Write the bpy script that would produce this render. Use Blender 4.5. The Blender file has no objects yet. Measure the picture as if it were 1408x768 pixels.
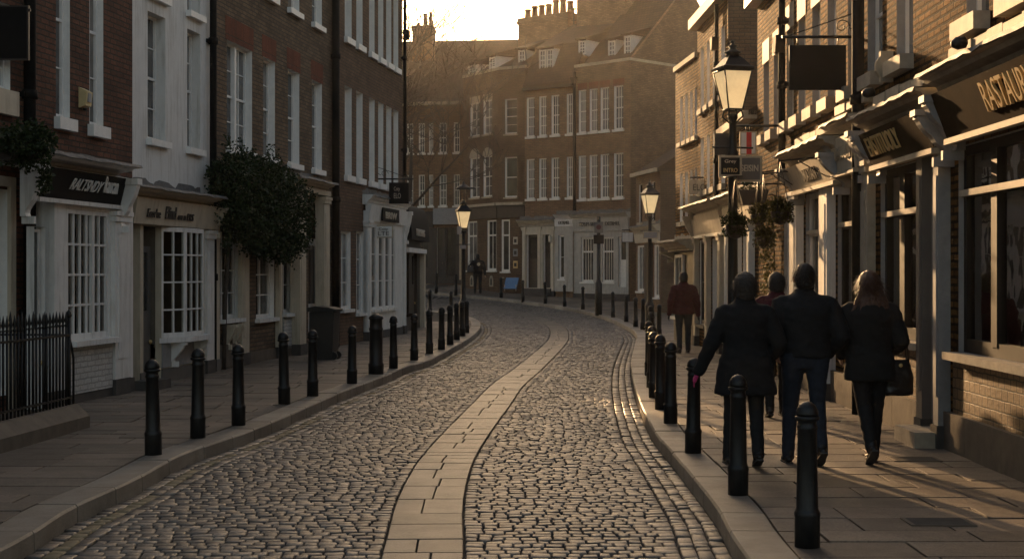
import bpy, bmesh, math, random
from mathutils import Vector, Matrix, noise
random.seed(7)
R = math.radians
sc = bpy.context.scene
COL = sc.collection
H, F, HY, CX = 1.83, 2000.0, 372.0, 704.0     # eye height, focal in photo pixels, horizon row, centre column
SUN_AZ, SUN_EL = 11.5, 12.3

def g(Y):                                      # the street climbs gently past 45 m
    if Y < 45: return 0.0
    if Y < 68: return .0014*(Y-45)**2
    return .0014*23**2 + .064*(Y-68) if Y < 95 else .0014*23**2 + .064*27
PK = .12                                       # pavement above the road
def gnd(px, py, h=0.0):                        # a point of the ground seen at a pixel
    lo, hi = 2.0, 120.0
    for _ in range(50):
        m = (lo+hi)/2
        if (H-g(m)-h)*F/m > py-HY: lo = m
        else: hi = m
    return Vector(((px-CX)*lo/F, lo, g(lo)+h))
def at(px, Y, z=0.0): return Vector(((px-CX)*Y/F, Y, z))
def ZZ(py, Y): return H+(HY-py)*Y/F

# ------------------------------------------------------------------ materials
MATS = {}
def nodes(name):
    m = bpy.data.materials.new(name); m.use_nodes = True
    nt = m.node_tree; b = nt.nodes['Principled BSDF']
    return m, nt, b
def N(nt, t, **kw):
    n = nt.nodes.new(t)
    for k, v in kw.items(): setattr(n, k, v)
    return n
def ramp(nt, src, stops):
    r = N(nt, 'ShaderNodeValToRGB'); nt.links.new(src, r.inputs[0])
    e = r.color_ramp.elements
    while len(e) < len(stops): e.new(.5)
    for i, (p, c) in enumerate(stops): e[i].position = p; e[i].color = (*c, 1)
    return r.outputs[0]
def mixc(nt, a, b, fac, mode='MIX'):
    m = N(nt, 'ShaderNodeMix', data_type='RGBA', blend_type=mode)
    for s, v in ((m.inputs[0], fac), (m.inputs[6], a), (m.inputs[7], b)):
        if hasattr(v, 'node'): nt.links.new(v, s)
        elif isinstance(v, (int, float)): s.default_value = v
        else: s.default_value = (*v, 1)
    return m.outputs[2]
def bump(nt, b, h, strength=.4, dist=.01, normal=None):
    n = N(nt, 'ShaderNodeBump'); n.inputs['Strength'].default_value = strength; n.inputs['Distance'].default_value = dist
    nt.links.new(h, n.inputs['Height'])
    if normal: nt.links.new(normal, n.inputs['Normal'])
    nt.links.new(n.outputs[0], b.inputs['Normal']); return n.outputs[0]
def noi(nt, scale, detail=4, rough=.6, vec=None):
    n = N(nt, 'ShaderNodeTexNoise'); n.inputs['Scale'].default_value = scale
    n.inputs['Detail'].default_value = detail; n.inputs['Roughness'].default_value = rough
    if vec is None:
        tc = N(nt, 'ShaderNodeTexCoord'); vec = tc.outputs['Object']
    nt.links.new(vec, n.inputs['Vector']); return n.outputs[0]

def plain(name, col, rough=.6, var=.25, scale=6, bmp=.15, metal=0, spec=.5, dirt=None):
    m, nt, b = nodes(name)
    n1 = noi(nt, scale, 6, .65)
    lo = tuple(c*(1-var) for c in col); hi = tuple(min(1, c*(1+var)) for c in col)
    c = ramp(nt, n1, [(.3, lo), (.7, hi)])
    if dirt:
        tc = N(nt, 'ShaderNodeTexCoord'); mp = N(nt, 'ShaderNodeMapping'); mp.inputs['Scale'].default_value = (9, 9, .8)
        nt.links.new(tc.outputs['Object'], mp.inputs[0])
        n2 = noi(nt, 1.2, 5, .7, mp.outputs[0])
        f = ramp(nt, n2, [(.5, (0, 0, 0)), (.75, (1, 1, 1))])
        c = mixc(nt, c, dirt, f)
    nt.links.new(c, b.inputs['Base Color'])
    b.inputs['Roughness'].default_value = rough; b.inputs['Metallic'].default_value = metal
    b.inputs['Specular IOR Level'].default_value = spec
    if bmp: bump(nt, b, noi(nt, scale*6, 5, .7), bmp, .004)
    MATS[name] = m; return m

def wallvec(nt):                               # object space, folded so bricks run level on every side of a box
    tc = N(nt, 'ShaderNodeTexCoord'); sx = N(nt, 'ShaderNodeSeparateXYZ'); sn = N(nt, 'ShaderNodeSeparateXYZ')
    nt.links.new(tc.outputs['Object'], sx.inputs[0]); nt.links.new(tc.outputs['Normal'], sn.inputs[0])
    ab = N(nt, 'ShaderNodeMath', operation='ABSOLUTE'); nt.links.new(sn.outputs[0], ab.inputs[0])
    gt = N(nt, 'ShaderNodeMath', operation='GREATER_THAN'); gt.inputs[1].default_value = .7; nt.links.new(ab.outputs[0], gt.inputs[0])
    mx = N(nt, 'ShaderNodeMix', data_type='FLOAT'); nt.links.new(gt.outputs[0], mx.inputs[0])
    nt.links.new(sx.outputs[0], mx.inputs[2]); nt.links.new(sx.outputs[1], mx.inputs[3])
    cb = N(nt, 'ShaderNodeCombineXYZ'); nt.links.new(mx.outputs[0], cb.inputs[0]); nt.links.new(sx.outputs[2], cb.inputs[1])
    return cb.outputs[0]

def brick(name, c1, c2, mortar, bw=.225, bh=.075, mort=.011, bmp=.8, rough=.85, big=.35, dist=.012):
    m, nt, b = nodes(name); v = wallvec(nt)
    # wobble the courses a little
    nz = N(nt, 'ShaderNodeTexNoise'); nz.inputs['Scale'].default_value = 9; nt.links.new(v, nz.inputs['Vector'])
    sub = N(nt, 'ShaderNodeVectorMath', operation='SUBTRACT'); sub.inputs[1].default_value = (.5, .5, .5); nt.links.new(nz.outputs['Color'], sub.inputs[0])
    scl = N(nt, 'ShaderNodeVectorMath', operation='SCALE'); scl.inputs['Scale'].default_value = .02; nt.links.new(sub.outputs[0], scl.inputs[0])
    add = N(nt, 'ShaderNodeVectorMath', operation='ADD'); nt.links.new(v, add.inputs[0]); nt.links.new(scl.outputs[0], add.inputs[1])
    t = N(nt, 'ShaderNodeTexBrick'); nt.links.new(add.outputs[0], t.inputs['Vector'])
    t.inputs['Scale'].default_value = 1; t.inputs['Brick Width'].default_value = bw; t.inputs['Row Height'].default_value = bh
    t.inputs['Mortar Size'].default_value = mort; t.inputs['Mortar Smooth'].default_value = .3; t.inputs['Bias'].default_value = -.1
    t.inputs['Color1'].default_value = (*c1, 1); t.inputs['Color2'].default_value = (*c2, 1); t.inputs['Mortar'].default_value = (*mortar, 1)
    n1 = noi(nt, 1.3, 6, .7, v); k = ramp(nt, n1, [(.3, (1-big,)*3), (.7, (1+big*.6,)*3)])
    c = mixc(nt, t.outputs[0], k, 1.0, 'MULTIPLY')
    n2 = noi(nt, 30, 4, .7, v); k2 = ramp(nt, n2, [(.3, (.75,)*3), (.7, (1.2,)*3)])
    c = mixc(nt, c, k2, 1.0, 'MULTIPLY')
    nt.links.new(c, b.inputs['Base Color']); b.inputs['Roughness'].default_value = rough; b.inputs['Specular IOR Level'].default_value = .03 if name == 'brick_gold' else .2
    inv = N(nt, 'ShaderNodeMath', operation='SUBTRACT'); inv.inputs[0].default_value = 1; nt.links.new(t.outputs['Fac'], inv.inputs[1])
    mn = N(nt, 'ShaderNodeMath', operation='MULTIPLY_ADD'); nt.links.new(noi(nt, 22, 5, .75, v), mn.inputs[0]); mn.inputs[1].default_value = .9; nt.links.new(inv.outputs[0], mn.inputs[2])
    bump(nt, b, mn.outputs[0], bmp, dist)
    MATS[name] = m; return m

brick('brick_red', (.16, .070, .042), (.09, .042, .027), (.05, .04, .032))
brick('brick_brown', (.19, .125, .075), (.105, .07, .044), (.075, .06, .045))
brick('brick_rust', (.18, .105, .062), (.12, .07, .043), (.08, .062, .045))
brick('brick_soldier', (.21, .055, .025), (.15, .04, .02), (.09, .05, .035), bw=.07, bh=.42)
brick('brick_gold', (.27, .135, .044), (.10, .048, .017), (.05, .03, .014), bmp=1, mort=.017, dist=.06, big=.45)
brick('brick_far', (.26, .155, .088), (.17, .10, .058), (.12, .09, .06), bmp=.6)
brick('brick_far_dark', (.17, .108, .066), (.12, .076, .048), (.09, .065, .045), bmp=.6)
brick('brick_white', (.55, .53, .49), (.50, .48, .44), (.36, .34, .31), bmp=.5, big=.15)
brick('tiles_glazed', (.28, .175, .085), (.19, .115, .055), (.05, .035, .02), bw=.15, bh=.10, mort=.008, bmp=.7, rough=.5)
brick('roof_tile', (.07, .042, .028), (.045, .03, .022), (.02, .015, .012), bw=.18, bh=.13, mort=.012, bmp=1)
plain('render_white', (.68, .66, .62), .8, .08, 3, .35, dirt=(.40, .36, .30))
plain('white_paint', (.72, .70, .66), .45, .08, 5, .12, dirt=(.45, .42, .37))
plain('white_trim', (.78, .76, .72), .5, .08, 8, .1)
plain('muted_paint', (.40, .37, .32), .55, .15, 6, .1, dirt=(.26, .23, .19))
plain('white_far', (.74, .70, .62), .5, .1, 8, 0)
plain('cream_paint', (.52, .45, .34), .55, .1, 5, .25, dirt=(.33, .26, .18))
plain('grey_paint', (.115, .105, .095), .5, .15, 5, .12)
plain('pale_stone', (.36, .31, .235), .75, .2, 7, .4)
plain('plinth_stone', (.11, .085, .06), .8, .3, 5, .6)
plain('dark_stone', (.06, .052, .045), .8, .3, 5, .5)
plain('pipe_iron', (.010, .009, .008), .75, .4, 14, .4, spec=.12)
plain('black_paint', (.007, .0065, .006), .45, .3, 8, .1)
plain('black_board', (.006, .0055, .005), .7, .2, 8, .05, spec=.2)
plain('cast_iron', (.009, .0085, .008), .45, .5, 14, .5, spec=.35, dirt=(.028, .024, .019))
plain('brown_board', (.026, .016, .009), .95, .3, 4, .3, spec=.02)
plain('dark_wood', (.03, .021, .015), .45, .3, 5, .2)
plain('frame_black', (.012, .010, .008), .6, .2, 6, .1, spec=.2)
plain('gilt', (.62, .42, .17), .45, .12, 10, .1)
plain('letter_pale', (.55, .48, .38), .6, .1, 10, 0)
plain('letter_dark', (.05, .042, .035), .6, .1, 10, 0)
plain('lead', (.12, .115, .11), .7, .35, 9, .8)
plain('slate_grey', (.27, .265, .26), .6, .15, 9, .1)
plain('terracotta', (.22, .11, .06), .85, .2, 6, .3)
plain('stone_trim', (.42, .35, .25), .8, .2, 7, .3)
plain('blue_board', (.10, .20, .36), .5, .1, 6, 0)
plain('red_paint', (.55, .02, .02), .5, .1, 6, 0)
plain('yellowed_plastic', (.62, .48, .24), .5, .1, 6, 0)
plain('skin', (.42, .24, .16), .5, .1, 20, .1)
plain('eye_white', (.7, .68, .65), .3, .02, 20, 0)
plain('coat_black', (.0045, .004, .004), .9, .3, 30, .5)
plain('coat_navy', (.0055, .005, .0055), .85, .3, 30, .5)
plain('coat_brown', (.007, .006, .005), .9, .3, 30, .5)
plain('maroon', (.07, .008, .011), .85, .25, 25, .5)
plain('jeans', (.012, .016, .026), .85, .3, 30, .4)
plain('dark_trousers', (.006, .006, .006), .85, .3, 30, .4)
plain('shoe', (.014, .011, .009), .45, .3, 20, .2)
plain('sole', (.05, .045, .04), .8, .3, 20, .2)
plain('leather_bag', (.012, .010, .009), .4, .3, 20, .3)
plain('pink_glove', (.45, .03, .14), .8, .2, 20, .3)
plain('hair_dark', (.014, .010, .007), .5, .4, 60, .8)
plain('hair_grey', (.045, .036, .028), .6, .4, 60, .8)
plain('hair_brown', (.075, .030, .013), .45, .4, 60, .8)
plain('bark', (.06, .045, .032), .9, .3, 12, .8)
plain('pane_backdrop', (.28, .25, .20), .9, .2, 6, .2)
plain('room', (.12, .10, .075), .9, .3, 3, 0)
plain('moss', (.035, .035, .018), .95, .4, 20, .6)

def leafmat(name, a, b_):
    m, nt, b = nodes(name)
    oi = N(nt, 'ShaderNodeNewGeometry'); c = ramp(nt, oi.outputs['Random Per Island'], [(0, a), (1, b_)])
    nt.links.new(c, b.inputs['Base Color']); b.inputs['Roughness'].default_value = .6; b.inputs['Specular IOR Level'].default_value = .25
    tr = N(nt, 'ShaderNodeBsdfTranslucent'); nt.links.new(c, tr.inputs[0])
    mx = N(nt, 'ShaderNodeMixShader'); mx.inputs[0].default_value = .25
    out = nt.nodes['Material Output']
    nt.links.new(b.outputs[0], mx.inputs[1]); nt.links.new(tr.outputs[0], mx.inputs[2]); nt.links.new(mx.outputs[0], out.inputs[0])
    MATS[name] = m
leafmat('leaf', (.010, .019, .006), (.036, .052, .015))
leafmat('leaf_olive', (.03, .035, .010), (.11, .10, .03))

def glassmat(name, tint, rough=.015, ior=1.38):
    m = bpy.data.materials.new(name); m.use_nodes = True; nt = m.node_tree
    nt.nodes.remove(nt.nodes['Principled BSDF']); out = nt.nodes['Material Output']
    t = N(nt, 'ShaderNodeBsdfTransparent'); t.inputs[0].default_value = (*tint, 1)
    gl = N(nt, 'ShaderNodeBsdfGlossy'); gl.inputs['Roughness'].default_value = rough; gl.inputs[0].default_value = (1, 1, 1, 1)
    fr = N(nt, 'ShaderNodeFresnel'); fr.inputs[0].default_value = ior
    bp = N(nt, 'ShaderNodeBump'); bp.inputs['Strength'].default_value = .3; bp.inputs['Distance'].default_value = .01
    nt.links.new(noi(nt, 2.2, 2, .4), bp.inputs['Height']); nt.links.new(bp.outputs[0], gl.inputs['Normal'])
    mx = N(nt, 'ShaderNodeMixShader'); nt.links.new(fr.outputs[0], mx.inputs[0])
    nt.links.new(t.outputs[0], mx.inputs[1]); nt.links.new(gl.outputs[0], mx.inputs[2]); nt.links.new(mx.outputs[0], out.inputs[0])
    MATS[name] = m
glassmat('glass', (.75, .74, .70))
glassmat('glass_old', (.75, .73, .68), .03, 1.08)
def darkglass(name, col, r=.06, s=.6):
    m, nt, b = nodes(name)
    c = ramp(nt, noi(nt, 1.7, 3, .5), [(.35, tuple(x*.5 for x in col)), (.7, tuple(x*1.5 for x in col))])
    nt.links.new(c, b.inputs['Base Color']); b.inputs['Roughness'].default_value = r; b.inputs['Specular IOR Level'].default_value = s
    bump(nt, b, noi(nt, 3, 2, .4), .12, .01)
    MATS[name] = m
darkglass('pane_dark', (.04, .038, .035))
darkglass('pane_blind', (.16, .15, .135), .12, .5)
darkglass('pane_grey', (.10, .095, .09), .08)
def emit(name, col, s):
    m, nt, b = nodes(name); b.inputs['Base Color'].default_value = (*col, 1)
    b.inputs['Emission Color'].default_value = (*col, 1); b.inputs['Emission Strength'].default_value = s
    MATS[name] = m
emit('warm_bulb', (1, .60, .24), .8)
def lampglass():
    m = bpy.data.materials.new('lamp_glass'); m.use_nodes = True; nt = m.node_tree
    nt.nodes.remove(nt.nodes['Principled BSDF']); out = nt.nodes['Material Output']
    c = ramp(nt, noi(nt, 4, 4, .6), [(.3, (.55, .45, .30)), (.7, (.80, .70, .50))])
    d = N(nt, 'ShaderNodeBsdfDiffuse'); t = N(nt, 'ShaderNodeBsdfTranslucent'); gl = N(nt, 'ShaderNodeBsdfGlossy'); gl.inputs['Roughness'].default_value = .1
    nt.links.new(c, d.inputs[0]); nt.links.new(c, t.inputs[0])
    a = N(nt, 'ShaderNodeMixShader'); a.inputs[0].default_value = .7; nt.links.new(d.outputs[0], a.inputs[1]); nt.links.new(t.outputs[0], a.inputs[2])
    b2 = N(nt, 'ShaderNodeMixShader'); b2.inputs[0].default_value = .06; nt.links.new(a.outputs[0], b2.inputs[1]); nt.links.new(gl.outputs[0], b2.inputs[2])
    em = N(nt, 'ShaderNodeEmission'); em.inputs[0].default_value = (1, .74, .40, 1); em.inputs[1].default_value = .15
    ad = N(nt, 'ShaderNodeAddShader'); nt.links.new(b2.outputs[0], ad.inputs[0]); nt.links.new(em.outputs[0], ad.inputs[1])
    nt.links.new(ad.outputs[0], out.inputs[0]); MATS['lamp_glass'] = m
lampglass()

def stonemat(name, stops, rough=(.35, .6), bmp=.6, fine=60, spec=.5, worldpatch=.25):
    m, nt, b = nodes(name)
    ge = N(nt, 'ShaderNodeNewGeometry'); c = ramp(nt, ge.outputs['Random Per Island'], stops)
    n1 = noi(nt, fine, 4, .7); k = ramp(nt, n1, [(.3, (.55,)*3), (.7, (1.4,)*3)])
    c = mixc(nt, c, k, 1.0, 'MULTIPLY')
    n2 = noi(nt, .55, 4, .6); k2 = ramp(nt, n2, [(.3, (1-worldpatch,)*3), (.7, (1+worldpatch,)*3)])
    c = mixc(nt, c, k2, 1.0, 'MULTIPLY')
    n3 = noi(nt, 2.3, 7, .75); k3 = ramp(nt, n3, [(.42, (1, 1, 1)), (.62, (.72, .70, .68))]); c = mixc(nt, c, k3, 1.0, 'MULTIPLY')
    vo = N(nt, 'ShaderNodeTexVoronoi'); vo.inputs['Scale'].default_value = 3.1; tc = N(nt, 'ShaderNodeTexCoord'); nt.links.new(tc.outputs['Object'], vo.inputs['Vector'])
    k4 = ramp(nt, vo.outputs['Distance'], [(.04, (.6, .58, .55)), (.07, (1, 1, 1))]); c = mixc(nt, c, k4, .7, 'MULTIPLY')
    nt.links.new(c, b.inputs['Base Color'])
    rr = N(nt, 'ShaderNodeMapRange'); nt.links.new(noi(nt, 5, 4, .6), rr.inputs[0]); rr.inputs[3].default_value = rough[0]; rr.inputs[4].default_value = rough[1]
    nt.links.new(rr.outputs[0], b.inputs['Roughness']); b.inputs['Specular IOR Level'].default_value = spec
    bump(nt, b, noi(nt, 38, 6, .8), bmp*1.5, .010)
    MATS[name] = m
stonemat('sett', [(0, (.060, .053, .045)), (.5, (.125, .105, .086)), (1, (.205, .172, .138))], (.33, .52), .45)
stonemat('york', [(0, (.10, .078, .058)), (.5, (.145, .112, .083)), (1, (.19, .148, .11))], (.45, .7), .45)
stonemat('kerb_granite', [(0, (.20, .17, .135)), (1, (.31, .265, .21))], (.4, .6), .5, 120)
stonemat('strip_stone', [(0, (.10, .084, .066)), (1, (.165, .138, .108))], (.36, .55), .4, 90)
plain('bed', (.010, .008, .006), .95, .4, 15, .6)
plain('earth', (.07, .06, .05), .9, .3, .4, .2)
plain('channel_line', (.19, .145, .075), .7, .5, 9, .5)

# ------------------------------------------------------------------ mesh builder
class MB:
    def __init__(s): s.v = []; s.f = []; s.m = []; s.sm = []
    def face(s, pts, m=0, sm=False):
        i = len(s.v); s.v += [tuple(p) for p in pts]; s.f.append(tuple(range(i, i+len(pts)))); s.m.append(m); s.sm.append(sm)
    def grid(s, idx, m=0, sm=False): s.f.append(tuple(idx)); s.m.append(m); s.sm.append(sm)
    def box(s, x0, x1, y0, y1, z0, z1, m=0, skip=''):
        i = len(s.v)
        s.v += [(x0, y0, z0), (x1, y0, z0), (x1, y1, z0), (x0, y1, z0), (x0, y0, z1), (x1, y0, z1), (x1, y1, z1), (x0, y1, z1)]
        fs = {'b': (0, 3, 2, 1), 't': (4, 5, 6, 7), 'f': (0, 1, 5, 4), 'k': (2, 3, 7, 6), 'r': (1, 2, 6, 5), 'l': (3, 0, 4, 7)}
        for k, q in fs.items():
            if k in skip: continue
            s.f.append(tuple(i+a for a in q)); s.m.append(m); s.sm.append(False)
        return s
    def prism(s, prof, x0, x1, axis='x', m=0, sm=False):
        # profile = list of (y, z) going round; extruded along x (or (x, z) extruded along y)
        i = len(s.v); n = len(prof)
        for t in (x0, x1):
            for a, b in prof: s.v.append((t, a, b) if axis == 'x' else (a, t, b))
        for k in range(n):
            j = (k+1) % n; s.f.append((i+k, i+j, i+n+j, i+n+k)); s.m.append(m); s.sm.append(sm)
        s.f.append(tuple(i+k for k in reversed(range(n)))); s.m.append(m); s.sm.append(False)
        s.f.append(tuple(i+n+k for k in range(n))); s.m.append(m); s.sm.append(False)
        return s
    def lathe(s, prof, c=(0, 0), n=16, m=0, sm=True, flat=False):
        i = len(s.v)
        for r, z in prof:
            for k in range(n):
                a = 2*math.pi*(k+.5*(n == 4))/n; s.v.append((c[0]+r*math.cos(a), c[1]+r*math.sin(a), z))
        for q in range(len(prof)-1):
            for k in range(n):
                j = (k+1) % n; s.f.append((i+q*n+k, i+q*n+j, i+(q+1)*n+j, i+(q+1)*n+k)); s.m.append(m); s.sm.append(sm)
        s.f.append(tuple(i+k for k in reversed(range(n)))); s.m.append(m); s.sm.append(False)
        o = i+(len(prof)-1)*n; s.f.append(tuple(o+k for k in range(n))); s.m.append(m); s.sm.append(False)
        return s
    def tube(s, pts, rad, n=8, m=0, sm=True):
        pts = [Vector(p) for p in pts]
        if not isinstance(rad, (list, tuple)): rad = [rad]*len(pts)
        i0 = len(s.v); up = Vector((0, 0, 1)); prev = None
        for k, p in enumerate(pts):
            d = (pts[min(k+1, len(pts)-1)]-pts[max(k-1, 0)])
            d = d.normalized() if d.length > 1e-9 else Vector((0, 0, 1))
            if prev is None:
                a = d.cross(up) if abs(d.z) < .95 else d.cross(Vector((1, 0, 0)))
            else: a = prev - d*prev.dot(d)
            a.normalize(); b = d.cross(a); prev = a
            for q in range(n):
                t = 2*math.pi*q/n; s.v.append(tuple(p+(a*math.cos(t)+b*math.sin(t))*rad[k]))
        for k in range(len(pts)-1):
            for q in range(n):
                j = (q+1) % n; s.f.append((i0+k*n+q, i0+k*n+j, i0+(k+1)*n+j, i0+(k+1)*n+q)); s.m.append(m); s.sm.append(sm)
        s.f.append(tuple(i0+q for q in reversed(range(n)))); s.m.append(m); s.sm.append(False)
        o = i0+(len(pts)-1)*n; s.f.append(tuple(o+q for q in range(n))); s.m.append(m); s.sm.append(False)
        return s
    def mesh(s, name, mats):
        me = bpy.data.meshes.new(name); me.from_pydata(s.v, [], s.f); me.update()
        for x in (mats if isinstance(mats, (list, tuple)) else [mats]): me.materials.append(MATS[x])
        me.polygons.foreach_set('material_index', s.m); me.polygons.foreach_set('use_smooth', s.sm)
        me.update(); return me
    def build(s, name, mats, parent=None, loc=(0, 0, 0), fix=True):
        me = s.mesh(name, mats)
        if fix:
            bm = bmesh.new(); bm.from_mesh(me); bmesh.ops.recalc_face_normals(bm, faces=bm.faces); bm.to_mesh(me); bm.free()
        return link(name, me, parent, loc)

def link(name, data, parent=None, loc=(0, 0, 0), rot=None):
    o = bpy.data.objects.new(name, data); COL.objects.link(o); o.location = loc
    if rot: o.rotation_euler = rot
    if parent: o.parent = parent
    return o
def tag(o, label, cat, group=None):
    o['label'] = label; o['category'] = cat
    if group: o['group'] = group
    return o
def thing(name, label, cat, loc=(0, 0, 0), rz=0, group=None):
    o = bpy.data.objects.new(name, None); COL.objects.link(o); o.location = loc; o.rotation_euler = (0, 0, rz)
    o.empty_display_size = .2
    return tag(o, label, cat, group)
def struct(o, kind='structure'): o['kind'] = kind; return o
KIDS = {}
def dup(root, loc, rz=None, label=None, group=None):
    def rec(o, p):
        c = o.copy(); COL.objects.link(c)
        if p: c.parent = p
        for ch in [x for x in ALL() if x.parent == o]: rec(ch, c)
        return c
    kids = {}
    r = rec(root, None); r.location = loc
    if rz is not None: r.rotation_euler = (0, 0, rz)
    if label: r['label'] = label
    if group: r['group'] = group
    return r
def ALL(): return list(COL.objects)

FONT = {}
def textmesh(txt, size=1.0, depth=.0, shear=0, bold=0):
    cu = bpy.data.curves.new('t', 'FONT'); cu.body = txt; cu.size = size; cu.extrude = depth; cu.shear = shear; cu.offset = bold
    cu.resolution_u = 3
    o = bpy.data.objects.new('t', cu); COL.objects.link(o)
    dg = bpy.context.evaluated_depsgraph_get(); me = bpy.data.meshes.new_from_object(o.evaluated_get(dg))
    bpy.data.objects.remove(o); return me
TEXTS = {}
def pretext(key, txt, depth, bold=0): TEXTS[key] = textmesh(txt, 1.0, depth, 0, bold)
def put_text(key, name, mat, parent, u0, u1, z0, z1, y, tilt=0, shear=0):
    """fit cached letters into the box u0..u1, z0..z1 of a facade, standing at depth y"""
    me = TEXTS[key].copy(); xs = [v.co.x for v in me.vertices]; ys = [v.co.y for v in me.vertices]
    ax, bx_, ay, by = min(xs), max(xs), min(ys), max(ys); dz = [v.co.z for v in me.vertices]; m0 = min(dz)
    for v in me.vertices:
        t = (v.co.y-ay)/(by-ay); x = u0+(v.co.x-ax)/(bx_-ax)*(u1-u0)+shear*t; d = v.co.z-m0
        v.co = (x, y-d-tilt*t, z0+t*(z1-z0))
    me.materials.clear(); me.materials.append(MATS[mat])
    return link(name, me, parent)
for k, t, d, b in (('a', 'RALTSNDY', .006, 0), ('b', 'Raucan', .01, 0), ('c', "Ecor'ce", .01, .01), ('d', 'Elind', .01, .012), ('e', 'on n ERS', .01, .01),
                   ('f', 'RASTAURY', .014, 0), ('g', 'EASTITUOLY', .008, 0), ('h', 'MIATIAN', .01, .01), ('i', 'BRIW', .01, 0), ('j', 'Coty', .01, 0),
                   ('k', 'ELO', .01, 0), ('l', 'HURDIGON', .01, 0), ('m', 'Grey', .01, 0), ('n', 'INTRO', .01, 0), ('o', 'SEISIN', .01, .01),
                   ('p', 'TOLIM SERMEG', .01, 0), ('q', 'EXTRMEL', .01, 0), ('r', 'LTE', .01, 0), ('s', 'IIIMIIUII', .01, .01)):
    pretext(k, t, d, b)

# ------------------------------------------------------------------ the ground lines, read off as points of the street
def cr(pts, step=.12):                          # Catmull-Rom through 2-D points, resampled evenly
    P = [Vector(p[:2]) for p in pts]; P = [P[0]*2-P[1]]+P+[P[-1]*2-P[-2]]; out = []
    for i in range(1, len(P)-2):
        a, b, c, d = P[i-1:i+3]; n = max(2, int((c-b).length/.05))
        for k in range(n):
            t = k/n; out.append(.5*((2*b)+(c-a)*t+(2*a-5*b+4*c-d)*t*t+(3*b-a-3*c+d)*t**3))
    out.append(P[-2]); res = [out[0]]; acc = 0
    for p, q in zip(out, out[1:]):
        L = (q-p).length; pos = 0
        while acc+L-pos >= step:
            pos += step-acc; acc = 0; res.append(p+(q-p)*(pos/L))
        acc += L-pos
    return res
W = lambda px, py, h=0: gnd(px, py, h).xy
kr = [(1.34, -4), (1.36, 3), (1.38, 7), W(1010, 768), W(985, 720), W(950, 672), W(925, 640), W(898, 605), W(880, 565), W(870.5, 535), W(867.5, 510), W(869, 495), W(874, 474),
      W(875, 466), W(867.5, 457), W(849, 447), W(830, 439), W(800, 430.5), W(760, 423.3), W(730, 419), W(688, 414), W(640, 409), W(602, 405.5), W(571, 401.5), (-9, 69), (-22, 71)]
kl = [(-3.3, -4), (-3.25, 3), (-3.2, 7), W(26, 768), W(98, 721), W(182, 680), W(254, 640), W(350, 604), W(409, 578), W(467, 551), W(530, 526), W(561, 512), W(592, 502),
      W(631, 480), W(651, 466.6), W(660, 456.7), W(661, 449.6), W(657.5, 444.6), W(645, 439.2), W(622, 434), W(596, 431), W(560, 429), (-8.5, 55.8), (-22, 56.5)]
cl = [(-.5, -4), (-.53, 3), (-.56, 7), W(580, 768), W(590, 695), W(605, 650), W(622, 620), W(648, 587), W(675, 556), W(698, 529), W(728, 505), W(761, 475), W(769, 462), W(766, 450),
      W(750, 442), W(726, 433), W(700, 426.5), W(670, 421), W(630, 416), W(590, 412), (-8.5, 62.5), (-22, 64)]
KR, KL, CL = cr(kr), cr(kl), cr(cl, .116)
XR = lambda Y: 4.2+.01*(Y-12)                   # the right-hand house fronts
XL = lambda Y: -8.69+.143*Y                     # the left-hand house fronts

def offset(line, d):                            # positive = to the right of travel
    out = []
    for i, p in enumerate(line):
        t = (line[min(i+3, len(line)-1)]-line[max(i-3, 0)]).normalized(); out.append(p+Vector((t.y, -t.x))*d)
    return out
def zof(p, h=0): return (p[0], p[1], g(p[1])+h)

# base ground reaching the horizon
mb = MB(); ys = [-60, -10, 0, 20, 40, 45]+[45+2*i for i in range(1, 26)]+[120, 400, 3000]; xs = [-3000, -400, -100, -40, -20, -10, 0, 10, 20, 40, 100, 400, 3000]
for j, y in enumerate(ys):
    for x in xs: mb.v.append((x, y, g(y)-.06))
for j in range(len(ys)-1):
    for i in range(len(xs)-1):
        a = j*len(xs)+i; mb.grid((a, a+1, a+len(xs)+1, a+len(xs)))
struct(mb.build('ground', 'earth'))

# bedding under the setts
mb = MB()
BR, BL = offset(KR, .05), offset(KL, -.05)
ring = [Vector(p) for p in BL[::4]]+[Vector(p) for p in reversed(BR[::4])]
from mathutils.geometry import tessellate_polygon
for y in range(-4, 74, 2):                      # sheet in strips so that it follows the slope
    def clip(poly, yv, keep_gt):
        out = []
        for a, b in zip(poly, poly[1:]+poly[:1]):
            ina = (a.y >= yv) if keep_gt else (a.y <= yv); inb = (b.y >= yv) if keep_gt else (b.y <= yv)
            if ina: out.append(a)
            if ina != inb: t = (yv-a.y)/(b.y-a.y); out.append(a+(b-a)*t)
        return out
    poly = clip(clip(ring, y, True), y+2, False)
    if len(poly) < 3: continue
    P3 = [Vector((p.x, p.y, 0)) for p in poly]
    for t in tessellate_polygon([P3]):
        q = [(P3[i].x, P3[i].y, g(P3[i].y)-.022) for i in t]
        a, b, c = [Vector(v) for v in q]
        if (b-a).cross(c-a).length < 1e-6: continue
        if (b-a).cross(c-a).z < 0: q.reverse()
        mb.face(q)
struct(mb.build('road_bed', 'bed', fix=False))

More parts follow.
